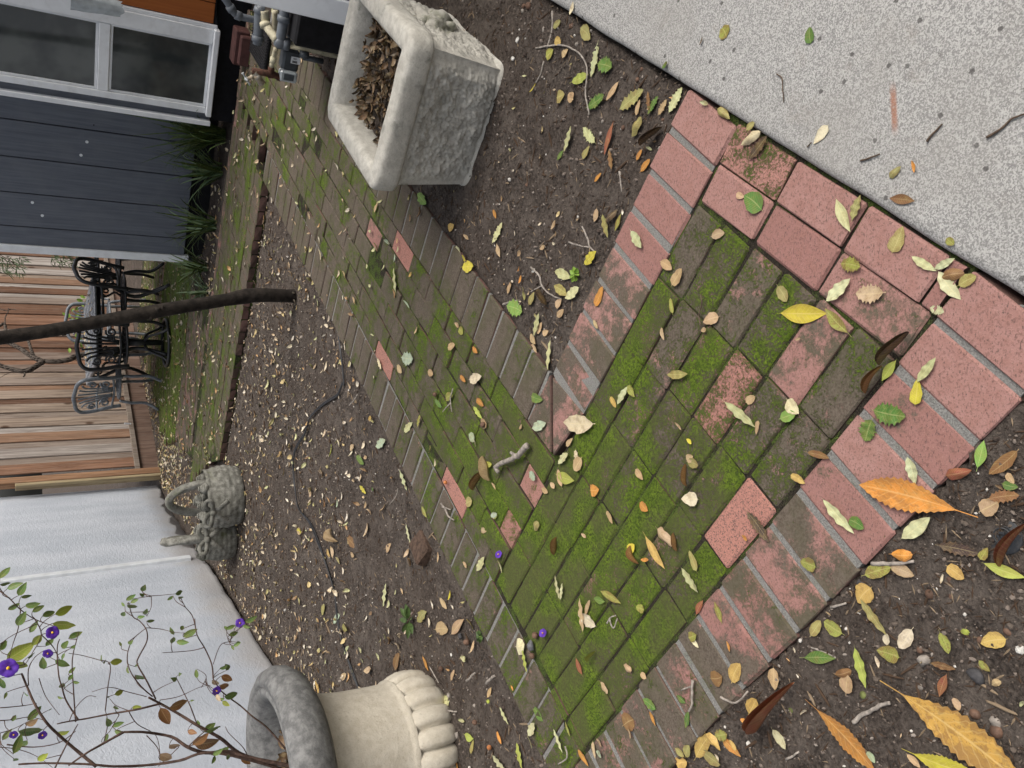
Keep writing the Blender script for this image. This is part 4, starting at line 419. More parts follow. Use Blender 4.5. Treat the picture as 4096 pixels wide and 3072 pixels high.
# borders set on mortar
def soldiers_A(us, w0, w1, far):
    for i, u in enumerate(us):
        c = PA(u, (w0+w1)/2); d = u
        if far: g = .02 if u < .85 else .50+.14*rc(); mo = .0 if u < .85 else .16
        else: g = .04 if u < .58 else (.24 if u < .9 else .50+.14*rc()); mo = .05 if u < .7 else .16
        if not far and u > 1.3: g += .10; mo += .10
        lay(near, c, aA-PI/2-.028, w1-w0, .100, (mo, g, rc(), 1))
soldiers_A([.452-.0565-.113+.113*i for i in range(0, 20)], .452, .655, False)
soldiers_A([.4975-.0565+.113*i for i in range(8)], 1.302, 1.505, True)
def quad(root, pts, col):
    b = MB(); c = sum((Vector(p) for p in pts), Vector())/len(pts); n = len(pts)
    top = [Vector(p)+(c-Vector(p)).normalized()*.008 for p in pts]; rim = [Vector(p)+(c-Vector(p)).normalized()*.004 for p in pts]
    vs = [(p.x-c.x, p.y-c.y, 0) for p in top]+[(p.x-c.x, p.y-c.y, -.005) for p in rim]+[(p.x-c.x, p.y-c.y, -.055) for p in rim]
    fs = [tuple(range(n))]+[(a*n+(i+1) % n, a*n+i, (a+1)*n+i, (a+1)*n+(i+1) % n) for a in range(2) for i in range(n)]
    fs = [f if k else f for k, f in enumerate(fs)]
    b.add(vs, fs, False); me = b.mesh('brick', M_BRICK); bm = bmesh.new(); bm.from_mesh(me); bmesh.ops.recalc_face_normals(bm, faces=bm.faces); bm.to_mesh(me); bm.free()
    return link('brick', me, root, (c.x, c.y, 0), (0, 0, 0), (1, 1, 1), col)
# two wedge bricks where the borders meet
CI = PB(1.578, -1.222); JB = PB(1.592, -1.428); II = PB(1.41, -1.42); JA = PA(1.287, 1.303)
quad(near, [CI, JB, II+(JB-II)*.10], (.25, .62, .3, 1)); quad(near, [CI+(JA-CI)*.07, II+(JB-II)*.02, II+(JA-II)*.42, JA], (.22, .50, .7, 1))
# inner field of the near path, stacked joints that lean with the concrete
wt = math.tan(0.0)
for r in range(6):
    w = .66+.107*(r+.5)
    for kk in range(0, 9):
        u0 = .548+.213*kk+.07*(w-.66); u1 = u0+.213
        uend = None
        lim = 1e9
        # stop at the long path's left border
        ulim = (-2.032 - NA.dot(NB)*w)/(EA.dot(NB))
        if u0 > ulim-.03: continue
        if u1 > ulim: u1 = ulim
        c = PA((u0+u1)/2, w); mo = mossy(c)+random.uniform(-.08, .07); g = .62+.2*rc(); al = 1
        if r == 0 and kk == 2: mo, g, al = .02, .1, 0
        if r == 2 and kk == 1: mo, g, al = .50, .05, .35
        if kk == 0: mo, g = ((.36, .85), (.16, .45), (.50, .8), (.36, .72), (.52, .8), (.40, .88))[r]
        lay(near, c, aA-.004*(3-r), u1-u0-.0025, .1005, (mo, g, rc(), al), random.gauss(-.002, .0015))
# long path
for i in range(0, 40):
    u = 2.469+.1135*(i-15)-.0567
    c = PB(u, -2.137)
    if toA(c)[1] < .70 or u > 5.08: continue
    d = max(0, min(1, (u-1)/3)); lay(long_, c, aB-PI/2, .205, .1005, (.36+.10*rc()-.1*d, .80+.14*rc(), .2+.4*rc(), 1))
for i in range(0, 36):
    u = 1.592+.1135*(i+.5)
    if u > 5.5: continue
    c = PB(u, -1.3245); d = max(0, min(1, (u-1.5)/2)); lay(long_, c, aB-PI/2, .204, .1005, (.24+.10*rc(), .84+.14*rc(), .3*rc(), 1))
WB = [-2.030, -1.945, -1.850, -1.745, -1.638, -1.530, -1.430]
for r in range(6):
    w = (WB[r]+WB[r+1])/2; ph = 2.682 if r % 2 else 2.576; st = 1.394-.063*(w+1.647)+.004
    for kk in range(-8, 18):
        u0 = ph+.2135*kk; u1 = u0+.2135
        if u1 < st+.03 or u0 > 6.05: continue
        u0 = max(u0, st); u1 = min(u1, 6.06)
        if u1-u0 < .03: continue
        c = PB((u0+u1)/2, w); mo = mossy(c)+random.uniform(-.12, .08); g = .78+.2*rc(); al = 1
        if (r == 5 and kk == 0): mo, g, al = .0, .02, 0
        if (r == 0 and kk in (0, -4)): mo, g, al = .0, .02, 0
        if r == 4 and kk == 2: mo, g, al = .02, .35, .8
        if u0 == st and r in (2, 4): mo, g, al = .3, .15, .5
        lay(long_, c, aB, u1-u0-.004, WB[r+1]-WB[r]-.005, (max(0, mo), g, rc(), al), random.gauss(-.004, .003), .007)
# cross path along the house
def cross_bricks(us, wrange, root, soldier=False, z=0, ph=0., mo=(.3, .5), g=.7, cl=None, step=.2135, stuff=None, cap=9999):
    w = wrange[0]-ph*step
    while w > wrange[1]:
        w1 = w-step; a, b_ = min(w, wrange[0]), max(w1, wrange[1])
        if a-b_ > .04:
            c = PB((us[0]+us[1])/2, (a+b_)/2)
            if cl is None or cl(c):
                col = (random.uniform(*mo), g+.2*rc()-.1, rc(), 1)
                if root.get('n', 0) < cap:
                    root['n'] = root.get('n', 0)+1
                    lay(root, c, aB-PI/2, a-b_-.006, us[1]-us[0]-.005, col, random.gauss(-.003, .002), .006)
                else: stuff.append((c, a-b_-.006, us[1]-us[0]-.005, col))
        w = w1
cross_bricks((5.105, 5.312), (-2.262, -4.85), cross, step=.1135, mo=(.30, .45), g=.8)
for r in range(7):
    u0 = 5.318+.104*r; cross_bricks((u0, u0+.104), (-2.035, -5.05-.16*r), cross, ph=.5*(r % 2), mo=(.40, .52), g=.8)
cross_bricks((6.05, 6.15), (-1.43, -4.3), cross, mo=(.05, .2), g=.6)
def in_patio(c):
    u, w = toB(c)
    left = -5.05-(u-5.15)*.72 if u < 7.95 else -6.84-(u-7.95)*.17
    return w > left+.04 and w > -7.25 and u < 10.4 and not (w > -4.28 and u < 6.9) and not (w > -3.95)
ST_ = []
for r in range(38):
    u0 = 6.155+.107*r
    cross_bricks((u0, u0+.107), (-4.0, -7.2), patio, ph=.5*(r % 2), mo=(.28, .45) if 8 > r or r > 22 else (.62, .85), g=.65, cl=in_patio, stuff=ST_, cap=299)
mb = MB(); 
for c, L, Wd, col in ST_: mb.box((c.x, c.y, -.03), (L, Wd, .055), Matrix.Rotation(aB-PI/2, 3, 'Z'))
sb = mb.build('brick', M_BRICK, patio); sb['kind'] = 'stuff'; sb.color = (.5, .65, .4, 1)
for r_ in (near, long_, cross, patio):
    if 'n' in r_: del r_['n']
# joints: mortar under the borders, sand and moss under the fields
def strip(root, name, mat, pts, z):
    b = MB(); n = len(pts); vs = [(p.x, p.y, z) for p in pts]+[(p.x, p.y, -.09) for p in pts]
    b.add(vs, [tuple(range(n))]+[((i+1) % n, i, n+i, n+(i+1) % n) for i in range(n)], False)
    me = b.mesh(name, mat); bm = bmesh.new(); bm.from_mesh(me); bmesh.ops.recalc_face_normals(bm, faces=bm.faces); bm.to_mesh(me); bm.free()
    return link(name, me, root)
strip(near, 'mortar', M_MORTAR, [PA(.30, .457), PA(2.3, .457), PA(2.3, .651), PA(.39, .651)], -.0045)
strip(near, 'mortar', M_MORTAR, [PA(.42, 1.306), PA(1.36, 1.306), PA(1.30, 1.50), PA(.42, 1.50)], -.0045)
strip(near, 'joint_sand', M_SAND, [PA(.335, .652), PA(2.1, .652), PA(2.115, 1.305), PA(.36, 1.305)], -.008)
strip(near, 'joint_sand', M_SAND, [PB(1.12, -.304), PB(1.37, -.304), PB(1.33, -.42), PB(1.12, -.42)], -.010)
strip(long_, 'mortar', M_MORTAR, [PB(.72, -2.24), PB(5.1, -2.24), PB(5.1, -2.034), PB(.9, -2.034)], -.006)
strip(long_, 'mortar', M_MORTAR, [PB(1.55, -1.424), PB(5.5, -1.424), PB(5.5, -1.227), PB(1.59, -1.227)], -.006)
strip(long_, 'joint_sand', M_SAND, [PB(1.33, -2.034), PB(6.1, -2.034), PB(6.1, -1.425), PB(1.3, -1.425)], -.009)
strip(cross, 'joint_sand', M_SAND, [PB(5.11, -2.262), PB(6.15, -2.035), PB(6.15, -5.9), PB(5.11, -4.85)], -.009)
strip(patio, 'joint_sand', M_SAND, [PB(6.155, -4.0), PB(10.4, -4.0), PB(10.4, -7.2), PB(7.95, -6.84), PB(6.155, -5.78)], -.009)
# pebbles and crumbs of soil
def crumbs():
    mb = MB(); cols = []
    bm = bmesh.new(); bmesh.ops.create_icosphere(bm, subdivisions=1, radius=1); bm.verts.index_update(); V = [v.co.copy() for v in bm.verts]; F = [tuple(v.index for v in f.verts) for f in bm.faces]; bm.free()
    octv = [Vector(p) for p in ((1, 0, 0), (-1, 0, 0), (0, 1, 0), (0, -1, 0), (0, 0, 1), (0, 0, -1))]; octf = [(0, 2, 4), (2, 1, 4), (1, 3, 4), (3, 0, 4), (2, 0, 5), (1, 2, 5), (3, 1, 5), (0, 3, 5)]
    R = random.Random(5); n = 0
    while n < 46000:
        y = .1+R.random()**1.9*7.5; x = R.uniform(-.34, .36)*(y+.9)*2.2
        p = Vector((x, y, 0)); u, w = toB(p); ua, wa = toA(p)
        if w > -.31: continue
        if (-2.26 < w < -1.20 and u > .7 and wa > .45) or (.445 < wa < 1.515 and -2.25 < w) or u > 5.08: continue
        if x < -2.0: continue
        n += 1
        r = R.uniform(.0014, .0044)*(1 if R.random() < .94 else 1.9)*(.85+.12*y)
        z = soil_z(x, y)+r*.25
        vv = octv if r < .004 else V; ff = octf if r < .004 else F
        e = Euler((R.random()*6, R.random()*6, R.random()*6)).to_matrix(); sq = Vector((R.uniform(.7, 1.3), R.uniform(.6, 1.1), R.uniform(.5, .9)))
        long = R.random() < .22
        if long: sq = Vector((R.uniform(2.5, 5), .5, .5)); e = Euler((0, R.uniform(-.3, .3), R.random()*6)).to_matrix()
        mb.add([p*1.0+Vector((0, 0, z))+e @ Vector((v.x*sq.x, v.y*sq.y, v.z*sq.z))*r for v in vv], ff, False)
        q = R.random(); c = (.065, .05, .042) if q < .40 else (.12, .097, .08) if q < .74 else (.20, .165, .14) if q < .94 else (.31, .27, .235) if q < .988 else (.60, .57, .52)
        if long: c = (.07, .045, .03) if R.random() < .75 else (.24, .18, .12)
        cols += [c]*len(ff)
    me = mb.mesh('soil_crumbs'); at = me.color_attributes.new('Col', 'FLOAT_COLOR', 'CORNER')
    flat = []
    for pl in me.polygons: flat += list(cols[pl.index]+(1,))*pl.loop_total
    at.data.foreach_set('color', flat)
    t = NT('soil_crumbs', .95, .15); a = t.n('Attribute'); a.attribute_name = 'Col'; me.materials.append(t.out(a.outputs['Color'], t.bump(t.noise(t.pos(), 300, 3), .4, .003)))
    tag(link('soil_crumbs', me), kind='stuff')
crumbs()
# ---------------------------------------------------------------- house
def wall_box(mb, u, w0, w1, z0, z1, th, proud=0, bev=0):     # a board on a wall that faces the camera along -B; u = its front face
    c = PB(u+th/2-proud, (w0+w1)/2, (z0+z1)/2); mb.box(c, (th, abs(w1-w0), z1-z0), Matrix.Rotation(aB, 3, 'Z'), bev); return mb
house = thing('house', 'house wall with dark grey vertical siding, white trimmed window and orange siding', 'house', PB(6.7, -2.6, 0))
house_inv = Matrix.Translation(-house.location)
def hpart(mb, name, mat, parent=None, kind=None):
    o = mb.build(name, mat, house); o.location = -house.location
    if kind: o['kind'] = kind
    if parent: o.parent = parent; o.location = (0, 0, 0)
    return o
ZT = 2.75
gro = [-2.30, -2.43, -2.73, -3.03, -3.33, -3.63, -3.80]
for a, b in zip(gro[1:], gro[2:]): hpart(wall_box(MB(), 6.75, a-.004, b+.004, .14, ZT, .02, 0, .003), 'siding_panel', M_SIDING)
mb = MB(); wall_box(mb, 6.765, -2.35, -3.80, .13, ZT, .12); hpart(mb, 'wall', M_BLACK)
mb = MB(); wall_box(mb, 6.80, -2.35, -3.83, -.08, .145, .12); hpart(mb, 'foundation', M_BLACK)
mb = MB(); wall_box(mb, 6.738, -3.80, -3.872, .10, ZT, .045, 0, .004); hpart(mb, 'corner_trim', M_WHITE)
mb = MB(); mb.box(PB(8.4, -3.87, 1.4), (3.25, .02, 2.7), Matrix.Rotation(aB, 3, 'Z')); hpart(mb, 'side_wall', M_SIDING)
for n_, (w, z) in enumerate(SPOTS):
    mb = MB(); M_ = Matrix.Rotation(aB, 3, 'Z') @ Matrix.Rotation(PI/2, 3, 'Y'); k = 9
    r = .012 if n_ < 4 else .005
    vs = [PB(6.746, w, z)+M_ @ Vector((r*math.cos(2*PI*i/k)*(1+.3*noise.noise(Vector((i, n_, 0)))), r*math.sin(2*PI*i/k), 0)) for i in range(k)]; vs2 = [v+EB*.004 for v in vs]
    mb.add(vs+vs2, [tuple(range(k))[::-1]]+[(i, (i+1) % k, k+(i+1) % k, k+i) for i in range(k)], False); hpart(mb, 'filler_patch', M_WHITE if n_ < 4 else M_BLACK)
# bay with the window
mb = MB(); wall_box(mb, 6.26, -1.70, -2.335, .15, ZT, .46); hpart(mb, 'bay_wall', M_SIDING)
mb = MB(); wall_box(mb, 6.34, -.9, -2.345, -.08, .15, .4); hpart(mb, 'foundation', M_BLACK)
mb = MB(); wall_box(mb, 6.215, -2.318, -2.355, .145, ZT, .53, 0, .004); hpart(mb, 'bay_trim', M_WHITE)
win = hpart(wall_box(MB(), 6.222, -2.215, -2.262, .19, ZT, .05, 0, .004), 'window', M_WHITE)
mb = MB(); wall_box(mb, 6.222, -1.745, -1.640, .19, ZT, .05, 0, .004); hpart(mb, 'casing', M_WHITE, win)
mb = MB(); wall_box(mb, 6.235, -1.640, -1.612, .165, ZT, .03, 0, .004); hpart(mb, 'casing', M_WHITE, win)
mb = MB(); wall_box(mb, 6.190, -1.635, -2.275, .150, .189, .09, 0, .005); hpart(mb, 'sill', M_WHITE, win)
mb = MB(); wall_box(mb, 6.226, -1.747, -2.213, .851, .921, .04, 0, .004); hpart(mb, 'mullion', M_WHITE, win)
for z0, z1 in ((.191, .849), (.923, 2.6)):
    mb = MB()
    for a, b in ((-1.748, -1.760), (-2.200, -2.212)): wall_box(mb, 6.238, a, b, z0, z1, .03)
    wall_box(mb, 6.239, -1.761, -2.199, z0, z0+.016, .028); wall_box(mb, 6.239, -1.761, -2.199, z1-.016, z1, .028)
    hpart(mb, 'sash', M_WHITE, win)
    mb = MB(); wall_box(mb, 6.252, -1.7605, -2.1995, z0+.0165, z1-.0165, .006); hpart(mb, 'pane', M_GLASS, win)
for a, b in ((-1.606, -1.47), (-1.464, -1.18), (-1.174, -.9), (-.894, -.60)):
    hpart(wall_box(MB(), 6.245, a, b, .195, ZT, .03, 0, .003), 'siding_panel', M_ORANGE)
mb = MB(); wall_box(mb, 6.262, -.5, -1.61, .18, ZT, .4); hpart(mb, 'wall', M_BLACK)
# wing on the right, coming towards the camera
mb = MB(); mb.box(PB(3.34, .9, 1.32), (.05, 3.2, 2.75), Matrix.Rotation(aB, 3, 'Z')); hpart(mb, 'wing_wall', M_SIDING)
mb = MB(); wall_box(mb, 3.292, -.655, -.745, .03, ZT, .045, 0, .004); hpart(mb, 'corner_trim', M_WHITE)
mb = MB(); wall_box(mb, 3.98, -.70, -1.045, -.06, .25, .5, 0, .01); hpart(mb, 'meter_shade_block', M_BLACK)  # added near-black box standing in for the shaded recess behind the meter
# red brick step and ribbed mat by the meter
st = thing('brick_step', 'low dark red painted block at the far end of the path under the orange wall', 'step', PB(6.02, -1.66, 0))
M_RED = simple('red_paint', (.075, .032, .029), .7, .2, 25, .3, 90)
o = MB().box((0, 0, .045), (.13, .24, .10), None, .008).build('block', M_RED, st); st.rotation_euler[2] = aB
o = MB().box((-.10, .0, .03), (.055, .20, .08), None, .008).build('lower_tread', M_RED, st)
mt = thing('ribbed_mat', 'black ribbed drain mat lying on bricks behind the meter pipes', 'mat', (2.34, 5.3, .012), aB)
mb = MB(); mb.box((0, 0, 0), (.46, .30, .012)); mb.build('base', M_BLACK, mt)
mb = MB()
for i in range(16): mb.box((0, -.14+.0187*i, .009), (.45, .008, .008))
o = mb.build('ribs', M_BLACK, mt)
# ---------------------------------------------------------------- gas meter, pipes, tap
M_PIPEG = simple('grey_pipe_paint', (.13, .145, .165), .45, .15, 30, .1, 120, .002, .4)
M_CREAM = simple('cream_pipe_paint', (.50, .46, .33), .55, .2, 24, .15, 90, .003, .3, (.16, .12, .08, .7), 30)
M_RUST = simple('rust', (.075, .034, .022), .85, .45, 50, .6, 150, .004)
M_METER = simple('meter_casing', (.055, .065, .075), .5, .2, 30, .15, 110, .003, .4)
M_CLEAR = simple('clear_plastic', (.42, .46, .48), .15, .2, 18, .05, 60, .002, .6)
M_BRASS = simple('weathered_brass', (.33, .27, .19), .5, .35, 60, .4, 160, .003, .4, (.45, .46, .44, .6), 50)
gm = thing('gas_meter', 'dark grey gas meter with clear index window and cream and grey pipes behind the planter', 'gas meter', PIPES['cream_down'][2])
def gpart(mb, name, mat, root=None, parent=None):
    root = root or gm; o = mb.build(name, mat, root); o.location = -root.location
    if parent: o.parent = parent; o.location = (0, 0, 0)
    return o
def pipe(pts, r, collars=()):
    b = MB(); P = smooth_path(pts, 5); b.tube(P, r, 14)
    for i in collars:
        q = P[i]; d = (P[min(i+1, len(P)-1)]-P[max(i-1, 0)]).normalized(); b.tube([q-d*.014, q-d*.013, q+d*.013, q+d*.014], [r, r*1.28, r*1.28, r], 14)
    return b
gp = PIPES
b = pipe(gp['gray'], .0245, (6, 9)); P = Vector(gp['gray'][-1]); b.blob(P, .031, (1, 1, 1), 1, .03, 3); b.tube([P+Vector((0, 0, -.012)), P+Vector((0, 0, -.045))], .031, 14); gpart(b, 'supply_pipe', M_PIPEG)
P0 = Vector(gp['gray'][-1]); b = MB(); b.tube([P0+Vector((0, 0, -.02)), P0+Vector((.0, .002, -.40))], .0185, 14); gpart(b, 'riser_pipe', M_CREAM)
b = pipe(gp['cream_back'], .021); b.tube([Vector(gp['cream_back'][1])-Vector((.01, 0, .0)), Vector(gp['cream_back'][1])+Vector((.012, .0, .004))], .027, 14); gpart(b, 'pipe_elbow', M_CREAM)
gpart(pipe(gp['mottled'], .022), 'pipe_nipple', M_CREAM); gpart(pipe(gp['cream_short'], .016), 'pipe_nipple', M_CREAM)
b = pipe(gp['gray_up'], .017, (8, 14)); gpart(b, 'outlet_pipe', M_PIPEG)
b = pipe(gp['gray_drop'], .024, (5, 13)); gpart(b, 'outlet_pipe', M_PIPEG)
Rf = Matrix.Rotation(aB, 3, 'Z')
dc = Vector(gp['disc'][0])+EB*.06
b = MB(); Md = Rf @ Matrix.Rotation(-PI/2+.25, 3, 'Y')
lp = [(0, .03), (.03, .03), (.05, .018), (.078, .014), (.09, .006), (.092, -.006), (.082, -.02), (.0, -.05)]
tmp = MB().lathe(lp, 28); b.add([dc+Md @ Vector(v) for v in tmp.v], tmp.f); reg = gpart(b, 'regulator', M_METER)
for i in range(8):
    th = 2*PI*i/8; b = MB(); q = dc+Md @ Vector((.083*math.cos(th), .083*math.sin(th), .008)); b.box(q, (.011, .011, .02), Md); gpart(b, 'bolt', M_METER, gm, reg)
mc = Vector(gp['meter'][0])
b = MB(); b.box(mc+Vector((0, 0, 0)), (.075, .11, .085), Rf, .012); b.box(mc+EB*.02+NB*.02+Vector((0, 0, .005)), (.06, .13, .06), Rf, .012); body = gpart(b, 'meter_body', M_METER)
ix = Vector(gp['index'][0])
b = MB(); b.box(ix, (.05, .055, .088), Rf, .008); idx = gpart(b, 'index_cover', M_CLEAR)
b = MB(); b.box(ix-EB*.0265, (.004, .03, .05), Rf); gpart(b, 'dial_plate', M_METER, gm, idx)
lb = mc-EB*.040+NB*.010+Vector((0, 0, -.02))
b = MB(); b.box(lb, (.004, .034, .046), Rf); plate = gpart(b, 'data_label', M_WHITE, gm, body)
M_INK = simple('label_ink', (.03, .03, .035), .7)
b = MB()
for i, (dy, ln) in enumerate(((.010, .020), (.005, .014), (-.003, .024), (-.006, .024), (-.009, .024), (-.0115, .024))): b.box(lb-EB*.0030+NB*dy*1.0+Vector((0, 0, .004)), (.001, .0018, ln), Rf)
gpart(b, 'print_lines', M_INK, gm, body)
q = [Vector(p) for p in gp['bolt']]; b = MB(); b.tube([q[0], q[0]+NB*.03+Vector((0, 0, 0))], .024, 12); b.tube([q[0]+Vector((0, 0, -.0)), q[0]+Vector((0, 0, -.10))], .014, 10); gpart(b, 'union_nut', M_METER)
fa = thing('garden_tap', 'old brass garden tap with a cross handle on a rusty tee beside the gas meter', 'tap', gp['rust'][0])
def fpart(mb, name, mat): return gpart(mb, name, mat, fa)
b = pipe(gp['nipple'], .012, (3,)); fpart(b, 'nipple', M_CREAM)
b = pipe(gp['rust'], .0165); b.tube(gp['rust2'], [.017, .0165, .0155], 12); b.tube([Vector(gp['rust2'][0])-(Vector(gp['rust2'][1])-Vector(gp['rust2'][0]))*.05, Vector(gp['rust2'][0])+(Vector(gp['rust2'][1])-Vector(gp['rust2'][0]))*.25], .0205, 12); fpart(b, 'tee', M_RUST)
b = pipe(gp['valve'], .0165); v = [Vector(p) for p in gp['valve']]; b.blob(v[1], .021, (1, 1, 1), 3, .1, 2); b.tube([v[2]-(v[2]-v[1]).normalized()*.004, v[2]+(v[2]-v[1]).normalized()*.012], .018, 14, False); fpart(b, 'valve_body', M_BRASS)
b = pipe(gp['spigot'], .0085); h = [Vector(p) for p in gp['spigot']]; b.tube([h[0]+(h[1]-h[0])*.35, h[0]+(h[1]-h[0])*.6], .0125, 10); fpart(b, 'stem', M_BRASS)
M_CHROME = simple('worn_chrome', (.48, .50, .50), .35, .2, 60, .2, 150, .002, .6)
b = MB(); h = [Vector(p) for p in gp['handle']]
ax = (h[2]-h[0]).normalized()
for d in (ax, ): b.tube([h[1]-d*.034, h[1]-d*.024, h[1], h[1]+d*.024, h[1]+d*.034], [.0075, .0045, .0055, .0045, .0075], 8)
nx = ax.cross(Vector(gp['spigot'][1])-Vector(gp['spigot'][0])).normalized(); b.tube([h[1]-nx*.026, h[1]-nx*.018, h[1], h[1]+nx*.018, h[1]+nx*.026], [.0065, .004, .0055, .004, .0065], 8); b.blob(h[1], .010, (1, 1, 1), 2, .02, 2); fpart(b, 'handle', M_CHROME)
# clear plastic cover hanging beside the window casing
cv = thing('plastic_cover', 'crumpled clear plastic cover hanging by the window casing against the orange siding', 'plastic cover', COVER[1])
b = MB(); c0 = Vector(COVER[1])
def cvf(i, j):
    th = (j-.5)*2.2; r = .055+.02*(1-i)+.006*noise.noise(Vector((i*6, j*6, 1)))
    return Rf @ Vector((-r*math.cos(th), r*math.sin(th)+.02, .30*(1-i)+.012*math.sin(j*9)*i)) 
b.grid(cvf, 8, 12); b.box((0, 0, .0), (.01, .01, .01)); o = b.build('cover', M_CLEAR, cv); o.location = NB*.03+EB*-.0
# ---------------------------------------------------------------- strap-leaved plants by the house
def strap_mat():
    t = NT('strap_leaf', .45, .4); oi = t.n('ObjectInfo'); n = t.noise(t.pos(), 40, 3); 
    return t.out(t.mix(t.ramp(n, .35, .7), oi.outputs['Color'], t.mix(.45, oi.outputs['Color'], (.20, .22, .06))), t.bump(n, .2, .003))
M_STRAP = strap_mat()
def strap_plant(c, n, L, lab, cols, spread, wd=.013):
    r = thing('strap_leaf_plant', lab, 'plant', c, 0, 'strap-leaved plants along the house')
    R = random.Random(int(c.x*100))
    for i in range(n):
        a = R.random()*2*PI; l = L*1.28*R.uniform(.55, 1.1); out = R.uniform(.10, spread*.8); droop = R.uniform(.05, .8)**1.2
        b = MB(); k = 7; ang0 = Vector((math.cos(a), math.sin(a), 0)); sid = Vector((-math.sin(a), math.cos(a), 0)); vs = []
        for j in range(k+1):
            t = j/k; h = l*(t*math.cos(out)-droop*t*t*t*.75); x = l*(t*math.sin(out)+.25*t*t*droop)
            w_ = wd*(1-t**2.2)*(.6+.8*min(t*3, 1))*.5+.0006
            p = ang0*x+Vector((0, 0, h)); fold = Vector((0, 0, .35*w_))
            vs += [p-sid*w_+fold, p, p+sid*w_+fold]
        b.add(vs, [f for j in range(k) for f in ((3*j, 3*j+3, 3*j+4, 3*j+1), (3*j+1, 3*j+4, 3*j+5, 3*j+2))])
        b.build('blade', M_STRAP, r, loc=(R.uniform(-.05, .05), R.uniform(-.05, .05), 0), col=R.choice(cols)+(1,))
    return r
G1 = [(.028, .062, .014), (.04, .085, .018), (.02, .045, .012), (.06, .10, .026)]; G2 = [(.10, .17, .09), (.07, .13, .06), (.16, .24, .13), (.05, .10, .03)]
strap_plant(PB(6.50, -2.52, -.03), 84, .56, 'dense dark green strap-leaved clump under the window, nearest the white trim', G1, .9)
strap_plant(PB(6.45, -2.80, -.03), 48, .46, 'dark green strap-leaved clump with grey-green drooping blades, in the middle of the bed', G1+G2, 1.15)
strap_plant(PB(6.43, -3.30, -.03), 46, .42, 'spiky green strap-leaved clump in front of the bare siding near the house corner', G1+G2, 1.1)
strap_plant(PB(6.55, -3.78, -.03), 30, .38, 'green strap-leaved clump growing right at the white corner trim', G1+G2, 1.1)
strap_plant(PB(6.42, -3.98, -.03), 20, .26, 'short pale grey-green strap-leaved clump past the house corner, at the end of the bed', G2, 1.3)
# ---------------------------------------------------------------- fence
fence = thing('wooden_fence', 'tall weathered cedar fence of vertical boards in brown and grey at the back', 'fence', PB(9, -7.5, 0))
def fbox(name, u0, u1, w0, w1, z0, z1, col, bev=.003, tilt=0):
    b = MB(); b.box((0, 0, 0), (u1-u0, abs(w1-w0), z1-z0), None, bev)
    o = b.build(name, M_WOOD, fence, col=col+(1,)); p = PB((u0+u1)/2, (w0+w1)/2, (z0+z1)/2)-fence.location; o.location = p; o.rotation_euler = (random.gauss(0, .002), random.gauss(0, .002), aB); return o
WC = [(.30, .18, .115), (.24, .185, .15), (.40, .36, .325), (.27, .145, .09), (.17, .09, .055), (.44, .40, .365), (.29, .235, .195), (.35, .275, .215), (.15, .08, .05)]
u = 7.90; i = 0
while u < 15.4:
    fbox('board', u, u+.165, -7.50, -7.519, .22, 2.35, random.choice(WC)); u += .165
    fbox('board', u-.03, u+.155, -7.520, -7.538, .22, 2.35, random.choice(WC)); u += .118
fbox('rail', 7.80, 15.4, -7.46, -7.4995, .185, .245, (.24, .20, .165), .004)
fbox('kickboard', 7.80, 15.4, -7.497, -7.53, -.03, .20, (.19, .125, .095), .004)
fbox('post', 7.70, 7.80, -7.45, -7.545, -.03, 2.35, (.34, .19, .105), .005)
fbox('batten', 7.645, 7.685, -7.44, -7.53, -.02, 1.52, (.40, .32, .19), .004)
tag(MB().box((0, 0, 0), (.02, .012, .085), None, .003).build('plant_marker', M_WHITE, None, loc=Vector(MARK[0])*.5+Vector(MARK[1])*.5+NB*.12-Vector((0, 0, .04)), rot=(.25, .1, 0)), 'small white plastic marker stuck against the foot of the fence', 'marker')
# ---------------------------------------------------------------- stucco wall
wl_ = thing('stucco_wall', 'rough pale blue-white stucco garden wall with a crumbling foot', 'wall', (-1.6, 7.5, 0))
def wallx(y): return -1.195-.1305*(10.85-y)
def wfoot(y):
    z = .0+.010*noise.noise(Vector((y*5, 0, 0)))
    if 7.7 < y < 10.6: z += max(0, .085*math.sin((y-7.7)/2.9*PI)+.055*fbm(Vector((y*4.5, 3, 0)), 4)) 
    return max(-.03, z-.012)
b = MB(); ys = [.4+i*.04 for i in range(262)]
zs = [0, .03, .08, .2, .5, 1.0, 1.6, 2.3]
def wp(y, z):
    zz = wfoot(y); q = zz+(z/2.3)*(2.3-zz); d = .008*noise.noise(Vector((y*3, z*3, 0)))
    if 7.7 < y < 10.6 and z < .04: d -= .015
    return Vector((wallx(y)+d+1.6, y-7.5, q))
vs = [wp(y, z) for y in ys for z in zs]; n = len(zs)
fs = [(i*n+j, (i+1)*n+j, (i+1)*n+j+1, i*n+j+1) for i in range(len(ys)-1) for j in range(n-1)]
b.add(vs, fs); 
v2 = [Vector((wallx(y)+1.6-.16, y-7.5, z)) for y in ys for z in (-.1, 2.3)]; m0 = len(b.v); b.v += [tuple(v) for v in v2]
for i in range(len(ys)-1): b.f += [(m0+2*i, m0+2*i+1, m0+2*i+3, m0+2*i+2), (i*n+n-1, (i+1)*n+n-1, m0+2*i+3, m0+2*i+1), (i*n, m0+2*i, m0+2*i+2, (i+1)*n)]; b.sm += [False]*3
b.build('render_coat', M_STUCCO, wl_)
yb = 7.86; M_STRIP = simple('batten_paint', (.56, .585, .61), .7, .1, 12, .2, 50)
b = MB(); b.box((wallx(yb)+1.6+.006, yb-7.5, 1.20), (.05, .075, 2.2), Matrix.Rotation(math.radians(-7.4), 3, 'Z'), .006); b.build('batten', M_STRIP, wl_)
